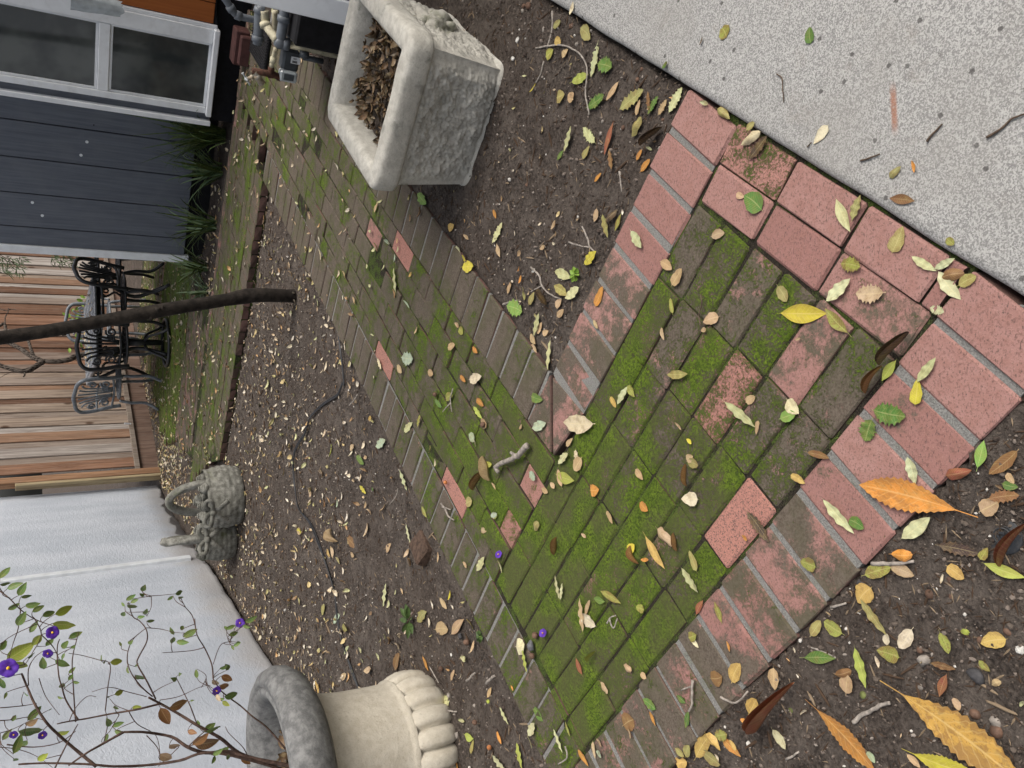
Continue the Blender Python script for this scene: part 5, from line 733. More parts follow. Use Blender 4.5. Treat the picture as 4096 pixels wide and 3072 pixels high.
# ---------------------------------------------------------------- trees
t1 = thing('garden_tree', 'slim dark bare-trunked tree leaning left out of the soil bed, in front of the patio', 'tree', TREE1[1][0])
b = MB(); pts = [Vector(p) for p, r in TREE1]; rr = [r*.86 for p, r in TREE1]; P = smooth_path(pts, 4); RR = []
for i in range(len(P)): t = i/4; k = min(int(t), len(rr)-2); RR.append((rr[k]*(1-(t-k))+rr[k+1]*(t-k))*(1+.05*noise.noise(P[i]*17)))
b.tube(P, RR, 14)
R = random.Random(4)
for i in range(16):
    k = R.randrange(6, len(P)-2); a = R.random()*6.3; q = P[k]+Vector((math.cos(a), math.sin(a), 0))*RR[k]*.92; b.blob(q, R.uniform(.008, .016), (1, 1, 1), i, .3, 2)
o = b.build('trunk', M_BARK, t1); o.location = -t1.location
tp_ = P[-1]; b = MB()
for i in range(7):
    a = R.random()*6.3; q = [tp_, tp_+Vector((math.cos(a)*.25, math.sin(a)*.25, .35)), tp_+Vector((math.cos(a)*.7, math.sin(a)*.7, .7+.2*R.random()))]; b.tube(smooth_path(q, 4), [.022-.0018*j for j in range(9)], 7)
o = b.build('limbs', M_BARK, t1); o.location = -t1.location
b = MB(); 
for i in range(700):
    q = tp_+Vector((R.gauss(0, .45), R.gauss(0, .45), .95+R.gauss(0, .25))); e = Euler((R.random()*6, R.random()*6, R.random()*6)).to_matrix(); b.add([q+e @ Vector(v) for v in ((-.03, 0, 0), (0, -.012, .004), (.03, 0, 0), (0, .012, .004))], [(0, 1, 2, 3)], False)
M_GRN = simple('tree_leaf', (.06, .10, .03), .5, .4, 60, .1, 80)
o = b.build('crown', M_GRN, t1); o.location = -t1.location; o['kind'] = 'stuff'
t2 = thing('fence_tree', 'rough-barked tree with twisting grey branches in front of the fence', 'tree', PB(9.55, -6.95, -.03))
base = Vector(TREE2[0][1][0])
b = MB()
for i, (r, pts) in enumerate(TREE2):
    P = smooth_path(pts if i else [Vector((base.x, base.y, -.05)), base*1.0-Vector((.02, 0, .3))]+pts[1:], 5); b2 = b if i < 1 else MB()
    b2.tube(P, [r*(1.0-.35*j/len(P))*(1+.10*noise.noise(q*25)) for j, q in enumerate(P)], 12)
    o = b2.build('trunk' if i == 0 else 'branch', M_BARK2, t2); o.location = -t2.location
# ---------------------------------------------------------------- square planter
PLC = Vector((1.086, 2.609, -.035)); pl = thing('square_planter', 'weathered square pale stone planter with rough-hewn sides and thick rounded rim, full of dead leaves', 'planter', PLC, math.radians(-41))
def rrect(hx, hy, rad, n=5, sub=6):
    out = []
    for cx, cy, a0 in ((1, 1, 0), (-1, 1, 90), (-1, -1, 180), (1, -1, 270)):
        for i in range(n+1):
            a = math.radians(a0+90*i/n); out.append(Vector((cx*(hx-rad)+rad*math.cos(a), cy*(hy-rad)+rad*math.sin(a), 0)))
        nx = {(1, 1): (-1, 1), (-1, 1): (-1, -1), (-1, -1): (1, -1), (1, -1): (1, 1)}[(cx, cy)]
        a = math.radians(a0+90); p = out[-1]; a2 = math.radians(a0+90); q = Vector((nx[0]*(hx-rad)+rad*math.cos(a2), nx[1]*(hy-rad)+rad*math.sin(a2), 0))
        for i in range(1, sub): out.append(p.lerp(q, i/sub))
    return out
def sweep(mb, prof, hx, hy, nz=.004):
    rings = [[p+Vector((0, 0, z)) for p in rrect(hx+d, hy+d, max(.006, .03+d))] for d, z in prof]
    n = len(rings[0]); vs = [p+Vector((1, 1, 1))*(nz*.5*fbm(p*14, 3)) for r in rings for p in r]
    fs = [(i*n+j, i*n+(j+1) % n, (i+1)*n+(j+1) % n, (i+1)*n+j) for i in range(len(rings)-1) for j in range(n)]
    return mb.add(vs, fs)
HB, HT = (.212, .272), (.245, .296)
b = MB()
def side(axis, sg):
    def fn(i, j):
        s = (i-.5)*2; z = j*.335
        hx = HB[0]+(HT[0]-HB[0])*j; hy = HB[1]+(HT[1]-HB[1])*j
        e = min(1, max(0, min(i, 1-i)/.10-.25)); ez = min(1, max(0, j/.09-.4))*min(1, max(0, (1-j)/.07)); k = e*ez
        p = Vector((i*5.2, j*4.4, axis*7+sg*3)); d = k*(.010+.016*max(0, fbm(p*.55, 2)+.25)+.008*fbm(p*2.2, 3)+.012*abs(noise.noise(p*5.5))+.008*noise.noise(p*11)+.005*noise.noise(p*21))-.004*k
        if axis == 0: return Vector((sg*(hx+d), s*hy*sg, z))
        return Vector((-s*hx*sg, sg*(hy+d), z))
    return fn
for ax_ in (0, 1):
    for sg in (-1, 1): b.grid(side(ax_, sg), 90, 70)
b.build('body', M_PLANTER, pl)
b = MB(); sweep(b, [(-.05, .33), (.0, .300), (.022, .302), (.029, .309), (.031, .322), (.032, .36), (.030, .374), (.024, .383), (.012, .387), (-.022, .388), (-.036, .386), (-.045, .379), (-.050, .366), (-.053, .34), (-.062, .22)], HT[0], HT[1], .004); b.build('rim', M_PLANTER, pl)
b = MB(); sweep(b, [(.0, -.01), (.018, -.006), (.024, .012), (.018, .03), (0, .036)], HB[0], HB[1], .008); b.build('plinth', M_PLANTER, pl)
b = MB(); b.grid(lambda i, j: Vector(((i-.5)*.385, (j-.5)*.49, .292+.014*fbm(Vector((i*5, j*5, 1)), 3))), 20, 20); b.build('potting_soil', M_SOIL, pl)
b = MB(); 
for i, (y, z, r) in enumerate(((0, .17, .05), (-.035, .20, .036), (.035, .20, .036), (0, .225, .036), (-.02, .13, .03), (.02, .13, .03), (0, .165, .03))): b.blob((.245+(.02 if i == 6 else 0), y, z), r, (.75, 1, 1), i+2, .35, 3)
b.build('mask_ornament', M_PLANTER, pl)
# ---------------------------------------------------------------- urn
UR = Vector((-1.475, 2.99, -.045)); urn = thing('stone_urn', 'round cream stone urn with a thick grey rolled rim and a scalloped foot', 'urn', UR)
NL = 19
def lobe(th, r, z): 
    k = abs(math.sin(th*NL/2)); return (r*(1-.13*(1-k)**2.2)+.0, z)
b = MB(); b.lathe([(0, -.01), (.22, -.01), (.250, 0), (.272, .03), (.281, .07), (.280, .11), (.270, .145), (.258, .168), (.250, .172)], 19*10, (0, 0, 0), lobe); b.build('scalloped_foot', M_URN, urn)
b = MB(); b.lathe([(.255, .165), (.258, .176), (.250, .188), (.247, .20), (.2485, .25), (.251, .30), (.255, .375), (.262, .43), (.274, .49), (.285, .52)], 72, (0, 0, 0), lambda th, r, z: (r*(1+.006*noise.noise(Vector((math.cos(th)*2, math.sin(th)*2, z*4)))), z)); b.build('bowl', M_URN, urn)
b = MB(); RZ = .51
b.lathe([(.26, RZ), (.32, RZ+.003), (.375, RZ+.03), (.404, RZ+.075), (.408, RZ+.115), (.392, RZ+.150), (.362, RZ+.170), (.340, RZ+.170), (.334, RZ+.160), (.326, RZ+.168), (.305, RZ+.165), (.283, RZ+.142), (.268, RZ+.10), (.258, RZ+.03), (.24, RZ-.05)], 96, (0, 0, 0), lambda th, r, z: (r*(1+.009*noise.noise(Vector((math.cos(th)*3, math.sin(th)*3, z*6)))), z+.004*noise.noise(Vector((math.cos(th)*2, math.sin(th)*2, 5))))); b.build('rolled_rim', M_URNRIM, urn)
b = MB(); b.lathe([(.0, RZ+.055), (.1, RZ+.05), (.26, RZ+.03)], 24, (0, 0, 0), lambda th, r, z: (r, z+.012*noise.noise(Vector((r*9*math.cos(th), r*9*math.sin(th), 0))))); b.build('potting_soil', M_SOIL, urn)
# ---------------------------------------------------------------- shrub growing out of the urn
sh = thing('flowering_shrub', 'sparse twiggy shrub with purple flowers growing out of the cream urn', 'shrub', UR+Vector((0, 0, RZ+.05)))
M_TWIG = simple('shrub_bark', (.085, .052, .040), .85, .4, 60, .4, 200)
def spart(mb, name, mat, parent=None, col=None):
    o = mb.build(name, mat, sh, col=col); o.location = -sh.location
    if parent: o.parent = parent; o.location = (0, 0, 0)
    return o
root_pt = UR+Vector((0, 0, RZ+.04))
for i, (r, pts) in enumerate(SHRUB_BR):
    P = [Vector(p) for p in pts]
    if i in (0, 2, 4, 11, 12): 
        if i == 12: pass
        else: P = [root_pt+Vector((random.uniform(-.03, .03), random.uniform(-.03, .03), 0))]+P
    Q = smooth_path(P, 5); b = MB(); b.tube(Q, [r*.95*(1-.5*k/len(Q))*(1+.12*noise.noise(q*60)) for k, q in enumerate(Q)], 7); spart(b, 'branch', M_TWIG)
BRP = [Vector(p) for r, pts in SHRUB_BR for p in smooth_path(pts, 5)]
def stalk_to(p, mk):
    p = Vector(p); q = min(BRP, key=lambda v: (v-p).length)
    if .004 < (q-p).length < .30: b = MB(); m_ = (p+q)/2+Vector((0, 0, .12*(p-q).length)); b.tube(smooth_path([q, m_, p], 3), [.0016, .0014, .0013, .0012, .0011, .001, .001], 5); mk(b, 'twig', M_TWIG)
def shrub_leaf(P0, P1, seed, wr=.48):
    R = random.Random(seed); b = MB(); P0 = Vector(P0); P1 = Vector(P1); ax = P1-P0; L = ax.length; ax.normalize()
    nrm = Vector((R.uniform(-.5, .5), -1, R.uniform(-.1, .6))); nrm = (nrm-ax*nrm.dot(ax)).normalized(); sd_ = ax.cross(nrm); vs = []; k = 7
    for j in range(k+1):
        t = j/k; w_ = L*wr*.5*(math.sin(PI*min(1, t**.8))**.85+.02); c = P0+ax*L*t-nrm*(.16*L*t*t)*R.uniform(.3, 1)
        vs += [c-sd_*w_+nrm*w_*.25, c-sd_*w_*.5+nrm*w_*.06, c, c+sd_*w_*.5+nrm*w_*.06, c+sd_*w_+nrm*w_*.25]
    b.add(vs, [(5*j+i, 5*j+5+i, 5*j+6+i, 5*j+1+i) for j in range(k) for i in range(4)])
    return b
def uvleaf(o, k, n=5):
    me = o.data; uv = me.uv_layers.new(name='UVMap'); 
    for l in me.loops: i = l.vertex_index; uv.data[l.index].uv = ((i//n)/k, ((i % n)/(n-1)-.5)*2)
LC = dict(g=(.075, .165, .035), y=(.26, .33, .035), b=(.22, .085, .03), d=(.10, .04, .02), t=(.36, .22, .12), c=(.58, .47, .33))
for i, (p0, p1, c) in enumerate(SHRUB_LF):
    col = LC[c]; k = random.uniform(.75, 1.25); o = spart(shrub_leaf(p0, p1, i, .5 if c != 'g' else .44), 'leaf', M_LEAF, None, tuple(x*k for x in col)+(.35 if c in 'btc' else .08,)); uvleaf(o, 7); stalk_to(p0, spart)
M_PETAL = simple('purple_petal', (.085, .025, .30), .6, .3, 60, .1, 150); M_STAMEN = simple('yellow_stamen', (.70, .42, .03), .6)
def flower(c, r, nrm, mkpart):
    nrm = Vector(nrm).normalized(); u_ = nrm.orthogonal().normalized(); v_ = nrm.cross(u_); c = Vector(c); b = MB(); n = 30
    ring = []
    for rr, h in ((.12, -.02), (.55, .10), (.9, .20), (1.0, .12)):
        ring.append([c+(u_*math.cos(2*PI*j/n)+v_*math.sin(2*PI*j/n))*r*rr*(1-.10*rr*(1-abs(math.sin(2.5*2*PI*j/n)))**1.5)+nrm*r*(h+.05*math.sin(5*2*PI*j/n)*rr) for j in range(n)])
    b.add([p for q in ring for p in q], [(k*n+j, (k+1)*n+j, (k+1)*n+(j+1) % n, k*n+(j+1) % n) for k in range(3) for j in range(n)])
    o = mkpart(b, 'flower', M_PETAL, None); b = MB(); b.tube([c, c+nrm*r*.2, c+nrm*r*.42], [r*.16, r*.17, r*.05], 8); mkpart(b, 'stamen', M_STAMEN, o)
for i, (c, r) in enumerate(FLOWERS): stalk_to(Vector(c)+Vector((0, .008, 0)), spart); flower(c, r, (.3*math.sin(i*2), -1, .25*math.cos(i*3)), spart)
# ---------------------------------------------------------------- two stone baskets
def basket(loc, rz, lab, hx, hy, hh, hdir, span, top, bowpos, hr):
    t = thing('stone_basket', lab, 'garden ornament', loc, rz, 'carved stone flower baskets')
    b = MB(); nth, nz = 84, 30
    def fn(i, j):
        th = 2*PI*i; z = j*hh; bulge = .80+.24*math.sin(PI*(.18+.72*j)); row = j*6; odd = int(row) % 2
        a = th*13/(2*PI)+.5*odd; sc = abs(math.sin(PI*a))**.6*(1-abs((row % 1)-.5)*1.2)
        tw = 1+.05*sc-.02
        if j > .9: tw = 1.05+.02*math.sin(th*40+j*30)
        return Vector((hx*bulge*tw*math.cos(th), hy*bulge*tw*math.sin(th), z))
    b.grid(fn, nth, nz); b.grid(lambda i, j: Vector((hx*.9*j*math.cos(2*PI*i), hy*.9*j*math.sin(2*PI*i), hh*.93+.012*noise.noise(Vector((j*5, i*9, 0))))), 30, 6); b.build('body', M_BASKET, t)
    b = MB(); hd = Vector((math.cos(hdir), math.sin(hdir), 0)); pts = []
    for k in range(33):
        a = PI*k/32; pts.append(hd*(span*math.cos(a))+Vector((0, 0, hh*.55+(top-hh*.55)*math.sin(a)**.75)))
    b.tube(pts, hr, 18, True, False, lambda th, i: 1+.11*math.cos(4*th+i*.62)); b.build('rope_handle', M_BASKET, t)
    b = MB(); bp = Vector(bowpos); out = Vector((bp.x, bp.y, 0)).normalized(); sd_ = Vector((-out.y, out.x, 0))
    def ribbon(pts, wd):
        P = smooth_path(pts, 5); vs = []
        for i, p in enumerate(P):
            tdir = (P[min(i+1, len(P)-1)]-P[max(i-1, 0)]).normalized(); wv = tdir.cross(out).normalized()*wd
            vs += [p-wv, p+wv, p+wv+out*.009, p-wv+out*.009]
        b.add(vs, [f for i in range(len(P)-1) for f in [(4*i+q, 4*i+(q+1) % 4, 4*i+4+(q+1) % 4, 4*i+4+q) for q in range(4)]]+[(3, 2, 1, 0), tuple(4*(len(P)-1)+q for q in range(4))])
    for sg in (-1, 1):
        ribbon([bp, bp+sd_*sg*.05+Vector((0, 0, .055))+out*.02, bp+sd_*sg*.10+Vector((0, 0, .05))+out*.03, bp+sd_*sg*.095+Vector((0, 0, .015))+out*.04, bp+out*.02], .016)
        ribbon([bp+out*.01, bp+sd_*sg*.04+Vector((0, 0, -.05))+out*.03, bp+sd_*sg*.085+Vector((0, 0, -.11))+out*.015], .018)
    b.blob(bp+out*.022, .026, (1, 1, 1), 3, .15, 2); b.build('bow', M_BASKET, t)
    b = MB(); R = random.Random(int(rz*100)+9)
    for i in range(9):
        a = R.random()*6.28; rr = R.uniform(.3, .8); c = Vector((hx*rr*math.cos(a), hy*rr*math.sin(a), hh+.01)); b.blob(c, R.uniform(.035, .05), (1, 1, .8), i, .3, 2)
        for q in range(4): b.tube([c+Vector((.03*math.cos(s_/8*6.28), .03*math.sin(s_/8*6.28), .012+.010*q))*(1-.2*q) if False else c+Vector(((.034-.007*q)*math.cos(s_/8*6.28+q), (.034-.007*q)*math.sin(s_/8*6.28+q), .012+.011*q)) for s_ in range(9)], .006, 5)
    b.build('carved_roses', M_BASKET, t)
basket((-.84, 6.46, -.045), .25, 'mossy oval stone basket with its rope handle arching wide open, larger of the pair', .235, .185, .27, math.radians(-50), .155, .52, (-.13, -.20, .25), .030)
basket((-1.20, 6.74, -.045), .0, 'stone basket with its pale rope handle seen edge on, beside the stucco wall', .19, .19, .23, math.radians(-82), .15, .52, (.02, -.20, .24), .034)
# ---------------------------------------------------------------- patio table and chairs
def bar(b, pts, r, n=7, sub=4): b.tube(smooth_path(pts, sub), r, n)
def chair(name, lab, loc, rz, mat, swivel=False):
    t = thing(name, lab, 'chair', (loc[0], loc[1], 0), rz, 'scroll-backed patio chairs')
    # local +X is the way the chair faces; the origin is under the seat centre
    b = MB(); k = 20; rim = [Vector((.25*math.cos(a)*(1 if math.cos(a) > 0 else .92), .245*math.sin(a), .435)) for a in [2*PI*i/k for i in range(k)]]
    b.tube(rim, .013, 7, False, True)
    for i in range(9):
        y = -.2+.05*i; x = .24*math.sqrt(max(0, 1-(y/.245)**2)); bar(b, [(-x, y, .435), (-x*.3, y+.03*math.sin(i), .432), (x*.4, y-.03*math.sin(i), .432), (x, y, .435)], .0085, 5, 3)
    for i in range(7):
        x = -.19+.063*i; y = .23*math.sqrt(max(0, 1-(x/.25)**2)); bar(b, [(x, -y, .433), (x+.03, 0, .430), (x, y, .433)], .0085, 5, 3)
    for i in range(3): b.tube([Vector((.06*(i+1)*math.cos(a)*1.1, .06*(i+1)*math.sin(a), .434)) for a in [2*PI*q/14 for q in range(14)]], .008, 5, False, True)
    b.build('seat', mat, t)
    lean = lambda z: -.225-.20*(z-.43)
    b = MB(); fr = [(-.23, .42), (-.235, .55), (-.255, .70), (-.25, .83), (-.19, .895), (-.09, .915), (0, .93), (.09, .915), (.19, .895), (.25, .83), (.255, .70), (.235, .55), (.23, .42)]
    bar(b, [(lean(z), y, z) for y, z in fr], .022, 8, 4); bar(b, [(lean(.52), -.235, .52), (lean(.50), 0, .50), (lean(.52), .235, .52)], .013, 7)
    b.build('back_frame', mat, t)
    b = MB()
    for sg in (-1, 1):
        for y0, y1, y2 in ((.02, .03, .035), (.035, .075, .10), (.05, .12, .165)): bar(b, [(lean(.52), sg*y0, .52), (lean(.66), sg*y1*.75, .66), (lean(.80), sg*y1, .80), (lean(.885-.4*y2*y2*4), sg*y2, .885-.4*y2*y2*4)], .0115, 6)
        for cy, cz, r0, dr in ((.15, .60, .055, 1), (.165, .74, .045, -1), (.075, .60, .04, -1)):
            sp = [(lean(cz), sg*(cy+r0*(1-.7*q/14)*math.cos(dr*q*.62+1.2)), cz+r0*(1-.7*q/14)*math.sin(dr*q*.62+1.2)) for q in range(15)]; b.tube(sp, .0115, 6)
    b.build('back_scrolls', mat, t)
    for sg in (-1, 1):
        b = MB(); bar(b, [(lean(.68), sg*.245, .68), (-.08, sg*.285, .665), (.10, sg*.285, .65), (.19, sg*.27, .62), (.17, sg*.262, .56), (.12, sg*.255, .50), (.16, sg*.24, .435)], .0135, 7); b.build('armrest', mat, t)
    if not swivel:
        for sx, ln in ((1, 'leg'), (-1, 'leg')):
            for sg in (-1, 1):
                b = MB(); x0 = .17*sx; x1 = (.245 if sx > 0 else -.31)
                bar(b, [(x0, sg*.20, .43), (x0+.03*sx, sg*.215, .30), (x0+.04*sx, sg*.22, .14), (x1, sg*.235, .012)], [.0155]*99, 7) if False else b.tube(smooth_path([(x0, sg*.20, .43), (x0+.03*sx, sg*.215, .30), (x0+.035*sx, sg*.22, .14), (x1, sg*.235, .014)], 4), .0185, 7)
                b.blob((x1, sg*.235, .014), .02, (1, 1, .7), 1, 0, 1); b.build('leg', mat, t)
    else:
        b = MB(); b.tube([(0, 0, .42), (0, 0, .30), (0, 0, .06)], [.045, .04, .03], 12); b.build('pedestal', mat, t)
        b = MB(); b.tube([Vector((.27*math.cos(a), .27*math.sin(a), .018)) for a in [2*PI*i/32 for i in range(32)]], .018, 8, False, True); b.build('base_ring', mat, t)
        for i in range(4):
            a = PI/4+i*PI/2; b = MB(); d = Vector((math.cos(a), math.sin(a), 0)); b.tube(smooth_path([d*.03+Vector((0, 0, .24)), d*.12+Vector((0, 0, .20)), d*.2+Vector((0, 0, .07)), d*.265+Vector((0, 0, .02))], 4), .015, 7); b.build('base_strut', mat, t)
    return t
hd = math.radians(141.4); dv = Vector((math.cos(hd), math.sin(hd), 0))
c1 = Vector((1.33, 9.64, 0))+dv*.30
chair('patio_chair', 'black scroll-back patio chair with its back to the path, beside the white house corner', c1, hd, M_IRON)
chair('patio_chair', 'black scroll-back chair half hidden behind the house corner', c1+EB*.66, hd+.1, M_IRON)
chair('swivel_chair', 'black scroll-back swivel chair on a round ring base at the near end of the table', Vector((.56, 9.74, 0)), math.radians(78), M_IRON, True)
chair('patio_chair', 'sky-paled grey scroll-back chair left of the table, furthest left of the chairs', Vector((.16, 10.60, 0)), math.radians(48), M_IRON2)
chair('patio_chair', 'sky-paled grey scroll-back chair beyond the table by the fence, mostly behind the tree trunk', Vector((.98, 11.72, 0)), math.radians(-85), M_IRON2)
tb = thing('patio_table', 'long grey cast metal patio table with pierced top strewn with leaves', 'table', (.70, 10.40, 0), math.radians(9))
M_TOP = simple('table_top_sky_sheen', (.22, .235, .26), .32, .3, 60, .5, 120, .004, .5, (.05, .05, .055, .7), 38)  # grey-blue base colour has the sky's reflection painted in
b = MB(); pts = rrect(.49, .85, .12, 5, 2); n = len(pts); b.add([p+Vector((0, 0, z)) for z in (.735, .75) for p in pts], [tuple(range(n, 2*n)), tuple(range(n))[::-1]]+[(i, (i+1) % n, n+(i+1) % n, n+i) for i in range(n)], False)
b.tube([p+Vector((0, 0, .738)) for p in pts], .017, 7, False, True); b.build('top', M_TOP, tb)
b = MB()
for i in range(16):
    for j in range(9):
        c = Vector((-.40+.1*j, -.76+.1013*i, .752)); b.tube([c+Vector((.038*math.cos(a), .038*math.sin(a), 0)) for a in [2*PI*q/8 for q in range(8)]], .005, 4, False, True)
b.build('top_pattern', M_TOP, tb)
for sx in (-1, 1):
    for sy in (-1, 1):
        b = MB(); b.tube(smooth_path([(sx*.38, sy*.68, .735), (sx*.40, sy*.70, .6), (sx*.30, sy*.60, .32), (sx*.40, sy*.72, .02)], 5), .022, 8)
        b.tube([(sx*(.34-.05*math.cos(q*.7)*(1-q/14)), sy*.64, .62+.06*math.sin(q*.7)*(1-q/14)) for q in range(12)], .010, 6); b.build('leg', M_IRON, tb)
b = MB(); b.box((0, 0, .69), (.80, 1.40, .035)); b.build('apron', M_IRON, tb)
# ---------------------------------------------------------------- hose, sprinkler cap, half brick
M_HOSE = simple('black_poly_hose', (.022, .023, .026), .45, .2, 30, .1, 90, .002, .5)
b = MB(); P = smooth_path(HOSE, 6); b.tube([p+Vector((0, 0, .008+.003*math.sin(i*.35))) for i, p in enumerate(P)], .0042, 7); b.tube([p+Vector((.009, 0, .008+.003*math.sin(i*.3+1))) for i, p in enumerate(P)], .0032, 7)
tag(b.build('drip_hose', M_HOSE), 'thin black drip hose winding over the leaf-strewn soil bed', 'hose')
sp = thing('sprinkler_cap', 'round black plastic sprinkler head set in the near corner soil bed', 'sprinkler', Vector(SPRINK)-Vector((0, 0, .006)))
M_PLAS = simple('black_plastic', (.028, .031, .036), .55, .25, 60, .25, 180, .002, .4, (.10, .09, .08, .5), 40)
b = MB(); b.lathe([(0, .013), (.016, .013), (.0175, .0145), (.019, .013), (.029, .0135), (.0315, .012), (.033, .004), (.033, -.02)], 40); b.build('cap', M_PLAS, sp)
b = MB(); b.lathe([(.0125, .0135), (.013, .016), (.0145, .016), (.015, .0135)], 30)
for i in range(3): b.box((.0055*math.cos(i*2.1), .0055*math.sin(i*2.1), .0145), (.004, .009, .004), Matrix.Rotation(i*2.1, 3, 'Z'))
b.build('nozzle', M_PLAS, sp)
h0, h1 = Vector(HALFBRICK[0]), Vector(HALFBRICK[1])
M_OLD = simple('old_brick', (.085, .055, .040), .95, .35, 60, .8, 120, .008)
b = MB(); b.box((0, 0, 0), (.12, .10, .055), None, .008)
b.v = [(x+.012*noise.noise(Vector((x, y, z))*40), y+.01*noise.noise(Vector((y, z, x))*40), z) for x, y, z in b.v]
tag(b.build('broken_brick', M_OLD, None, loc=(h0+h1)/2+Vector((0, 0, .012)), rot=(.28, .12, .9)), 'broken half brick sunk in the soil bed beside the long path', 'brick')
# ---------------------------------------------------------------- twigs and stones
M_TW = simple('dry_twig', (.30, .265, .23), .85, .35, 90, .5, 200, .003); M_TWD = simple('dark_twig', (.10, .07, .05), .85, .35, 90, .5, 200, .003)
def where(p):
    u, w = toB(p); ua, wa = toA(p)
    if w > -.31: return 'on the concrete path'
    if wa <= .45: return 'on near corner soil'
    if wa < .66 and ua < 2.2: return 'on the near brick border'
    if wa < 1.51 and w > -2.04: return 'on half-mossy bricks' if ua < 1.25 else 'on thick junction moss'
    if -2.25 < w < -1.205: return 'on the long brick path'
    return 'on soil beside the planter' if w >= -1.205 else 'on the left soil bed'
tw_seen = {}; tw_rows = []
for r, pts in TWIGS:
    P = [Vector(p) for p in pts]; ln = sum((P[i+1]-P[i]).length for i in range(len(P)-1)); tw_rows.append((r, P, ln))
for r, P, ln in tw_rows:
    dark = (toB(P[0])[1] > -.31) or r < .0024
    Q = smooth_path(P, 5) if len(P) > 2 else [P[0].lerp(P[1], i/5) for i in range(6)]; lift = Vector((0, 0, .007 if 'soil' in where(P[len(P)//2]) else 0)); b = MB()
    b.tube([q+lift+Vector((.6*r*noise.noise(q*70), .6*r*noise.noise(q*70+Vector((5, 0, 0))), .3*r*noise.noise(q*60))) for q in Q], [r*(1-.35*k/len(Q))*(1+.15*noise.noise(q*120)) for k, q in enumerate(Q)], 7)
    if r > .009: b.tube([Q[8], Q[8]+Vector((.012, .02, .008))], [r*.6, r*.45], 6)
    kind = 'thick broken stick' if r > .009 else ('forked pale twig' if len(P) > 3 else ('thin dark twig' if dark else 'short pale twig' if ln < .12 else 'long thin grey twig'))
    lab = kind+' lying '+where(P[len(P)//2])
    o = tag(b.build('twig', M_TWD if dark else M_TW), lab, 'twig'); tw_seen.setdefault(lab, []).append(o)
SCOL = dict(nut=(.13, .075, .05), green=(.14, .16, .05), dark=(.05, .048, .05), stone=(.25, .22, .19), stone2=(.14, .14, .15), white=(.62, .6, .55), lime=(.30, .34, .06), orange=(.40, .15, .05))
SNAME = dict(nut='brown round seed pod', green='green round nut', dark='dark round clod', stone='grey-brown pebble', stone2='smooth slate-grey pebble', white='white chip of stone', lime='yellow-green nut', orange='rough orange nut')
SM = {}
for k, c in SCOL.items(): SM[k] = simple('pebble_'+k if k not in ('nut',) else 'seed_pod', c, .7, .35, 70, .4, 220, .003, .35)
for i, (x, y, z, r, c) in enumerate(STONES):
    b = MB(); round_ = c in ('nut', 'green', 'lime', 'orange'); b.blob((0, 0, 0), r*1.1, (1, .9, .85) if round_ else (1, .8, .6), i, .08 if round_ else .3, 2)
    o = b.build('nut' if round_ else 'pebble', SM[c], None, loc=(x, y, z+r*.25), rot=(0, 0, i*1.3)); lab = SNAME[c]+' '+where(Vector((x, y, 0)))
    tag(o, lab, 'nut' if round_ else 'pebble'); tw_seen.setdefault(lab, []).append(o)
MARKS = [('the sprinkler cap', Vector(SPRINK)), ('the planter', PLC), ('the inner brick corner', CI), ('the urn foot', UR), ('the broken brick', (h0+h1)/2), ('the thick stick', Vector(TWIGS[0][1][1])), ('the concrete edge', PB(1.9, -.33)), ('the largest leaf', Vector((.10, .40, 0))), ('the leaf crossing the bricks', Vector((-.23, .76, 0))), ('the lone pink brick', PA(1.08, .71)), ('the tree', Vector(TREE1[0][0])), ('the stone baskets', Vector((-.9, 6.2, 0))), ('the green end of the path', PA(1.9, .75)), ('the wedge-shaped bricks', PB(1.5, -1.38)), ('the far red brick', PB(2.79, -1.48)), ('the left path border', PB(2.4, -2.2))]
def opos(o): return o.location if o.location.length else Vector(o.data.vertices[0].co)
def singles(d):
    out = {}
    for lab, os in d.items():
        if len(os) <= 2: out.setdefault(lab, []).extend(os); continue
        for o in os:
            nm = min(MARKS, key=lambda m_: (m_[1].xy-opos(o).xy).length)[0]; l2 = lab+', nearest '+nm
            out.setdefault(l2, []).append(o)
    for lab, os in out.items():
        for o in os: o['label'] = lab
        if len(os) == 2:
            os.sort(key=lambda o: opos(o).x**2+opos(o).y**2)
            for o, wd in zip(os, ('nearer', 'farther')): o['label'] = wd+(' of two: ' if len(lab.replace('-', ' ').split()) < 13 else ' ')+lab
        elif len(os) > 2:
            for o in os: o['group'] = lab.split(',')[0]
singles(tw_seen)
for i, p in enumerate(FALLENFL):
    t = thing('fallen_flower', 'small purple flower fallen on green moss '+('near the left end of the near path' if i == 0 else 'on the long path edge, by the pale patch'), 'flower', p)
    def fp(mb, name, mat, parent):
        o = mb.build(name, mat, t); o.location = -t.location
        if parent: o.parent = parent; o.location = (0, 0, 0)
        return o
    flower(Vector(p)+Vector((0, 0, .008)), .014, (.5, -.3, .8), fp)
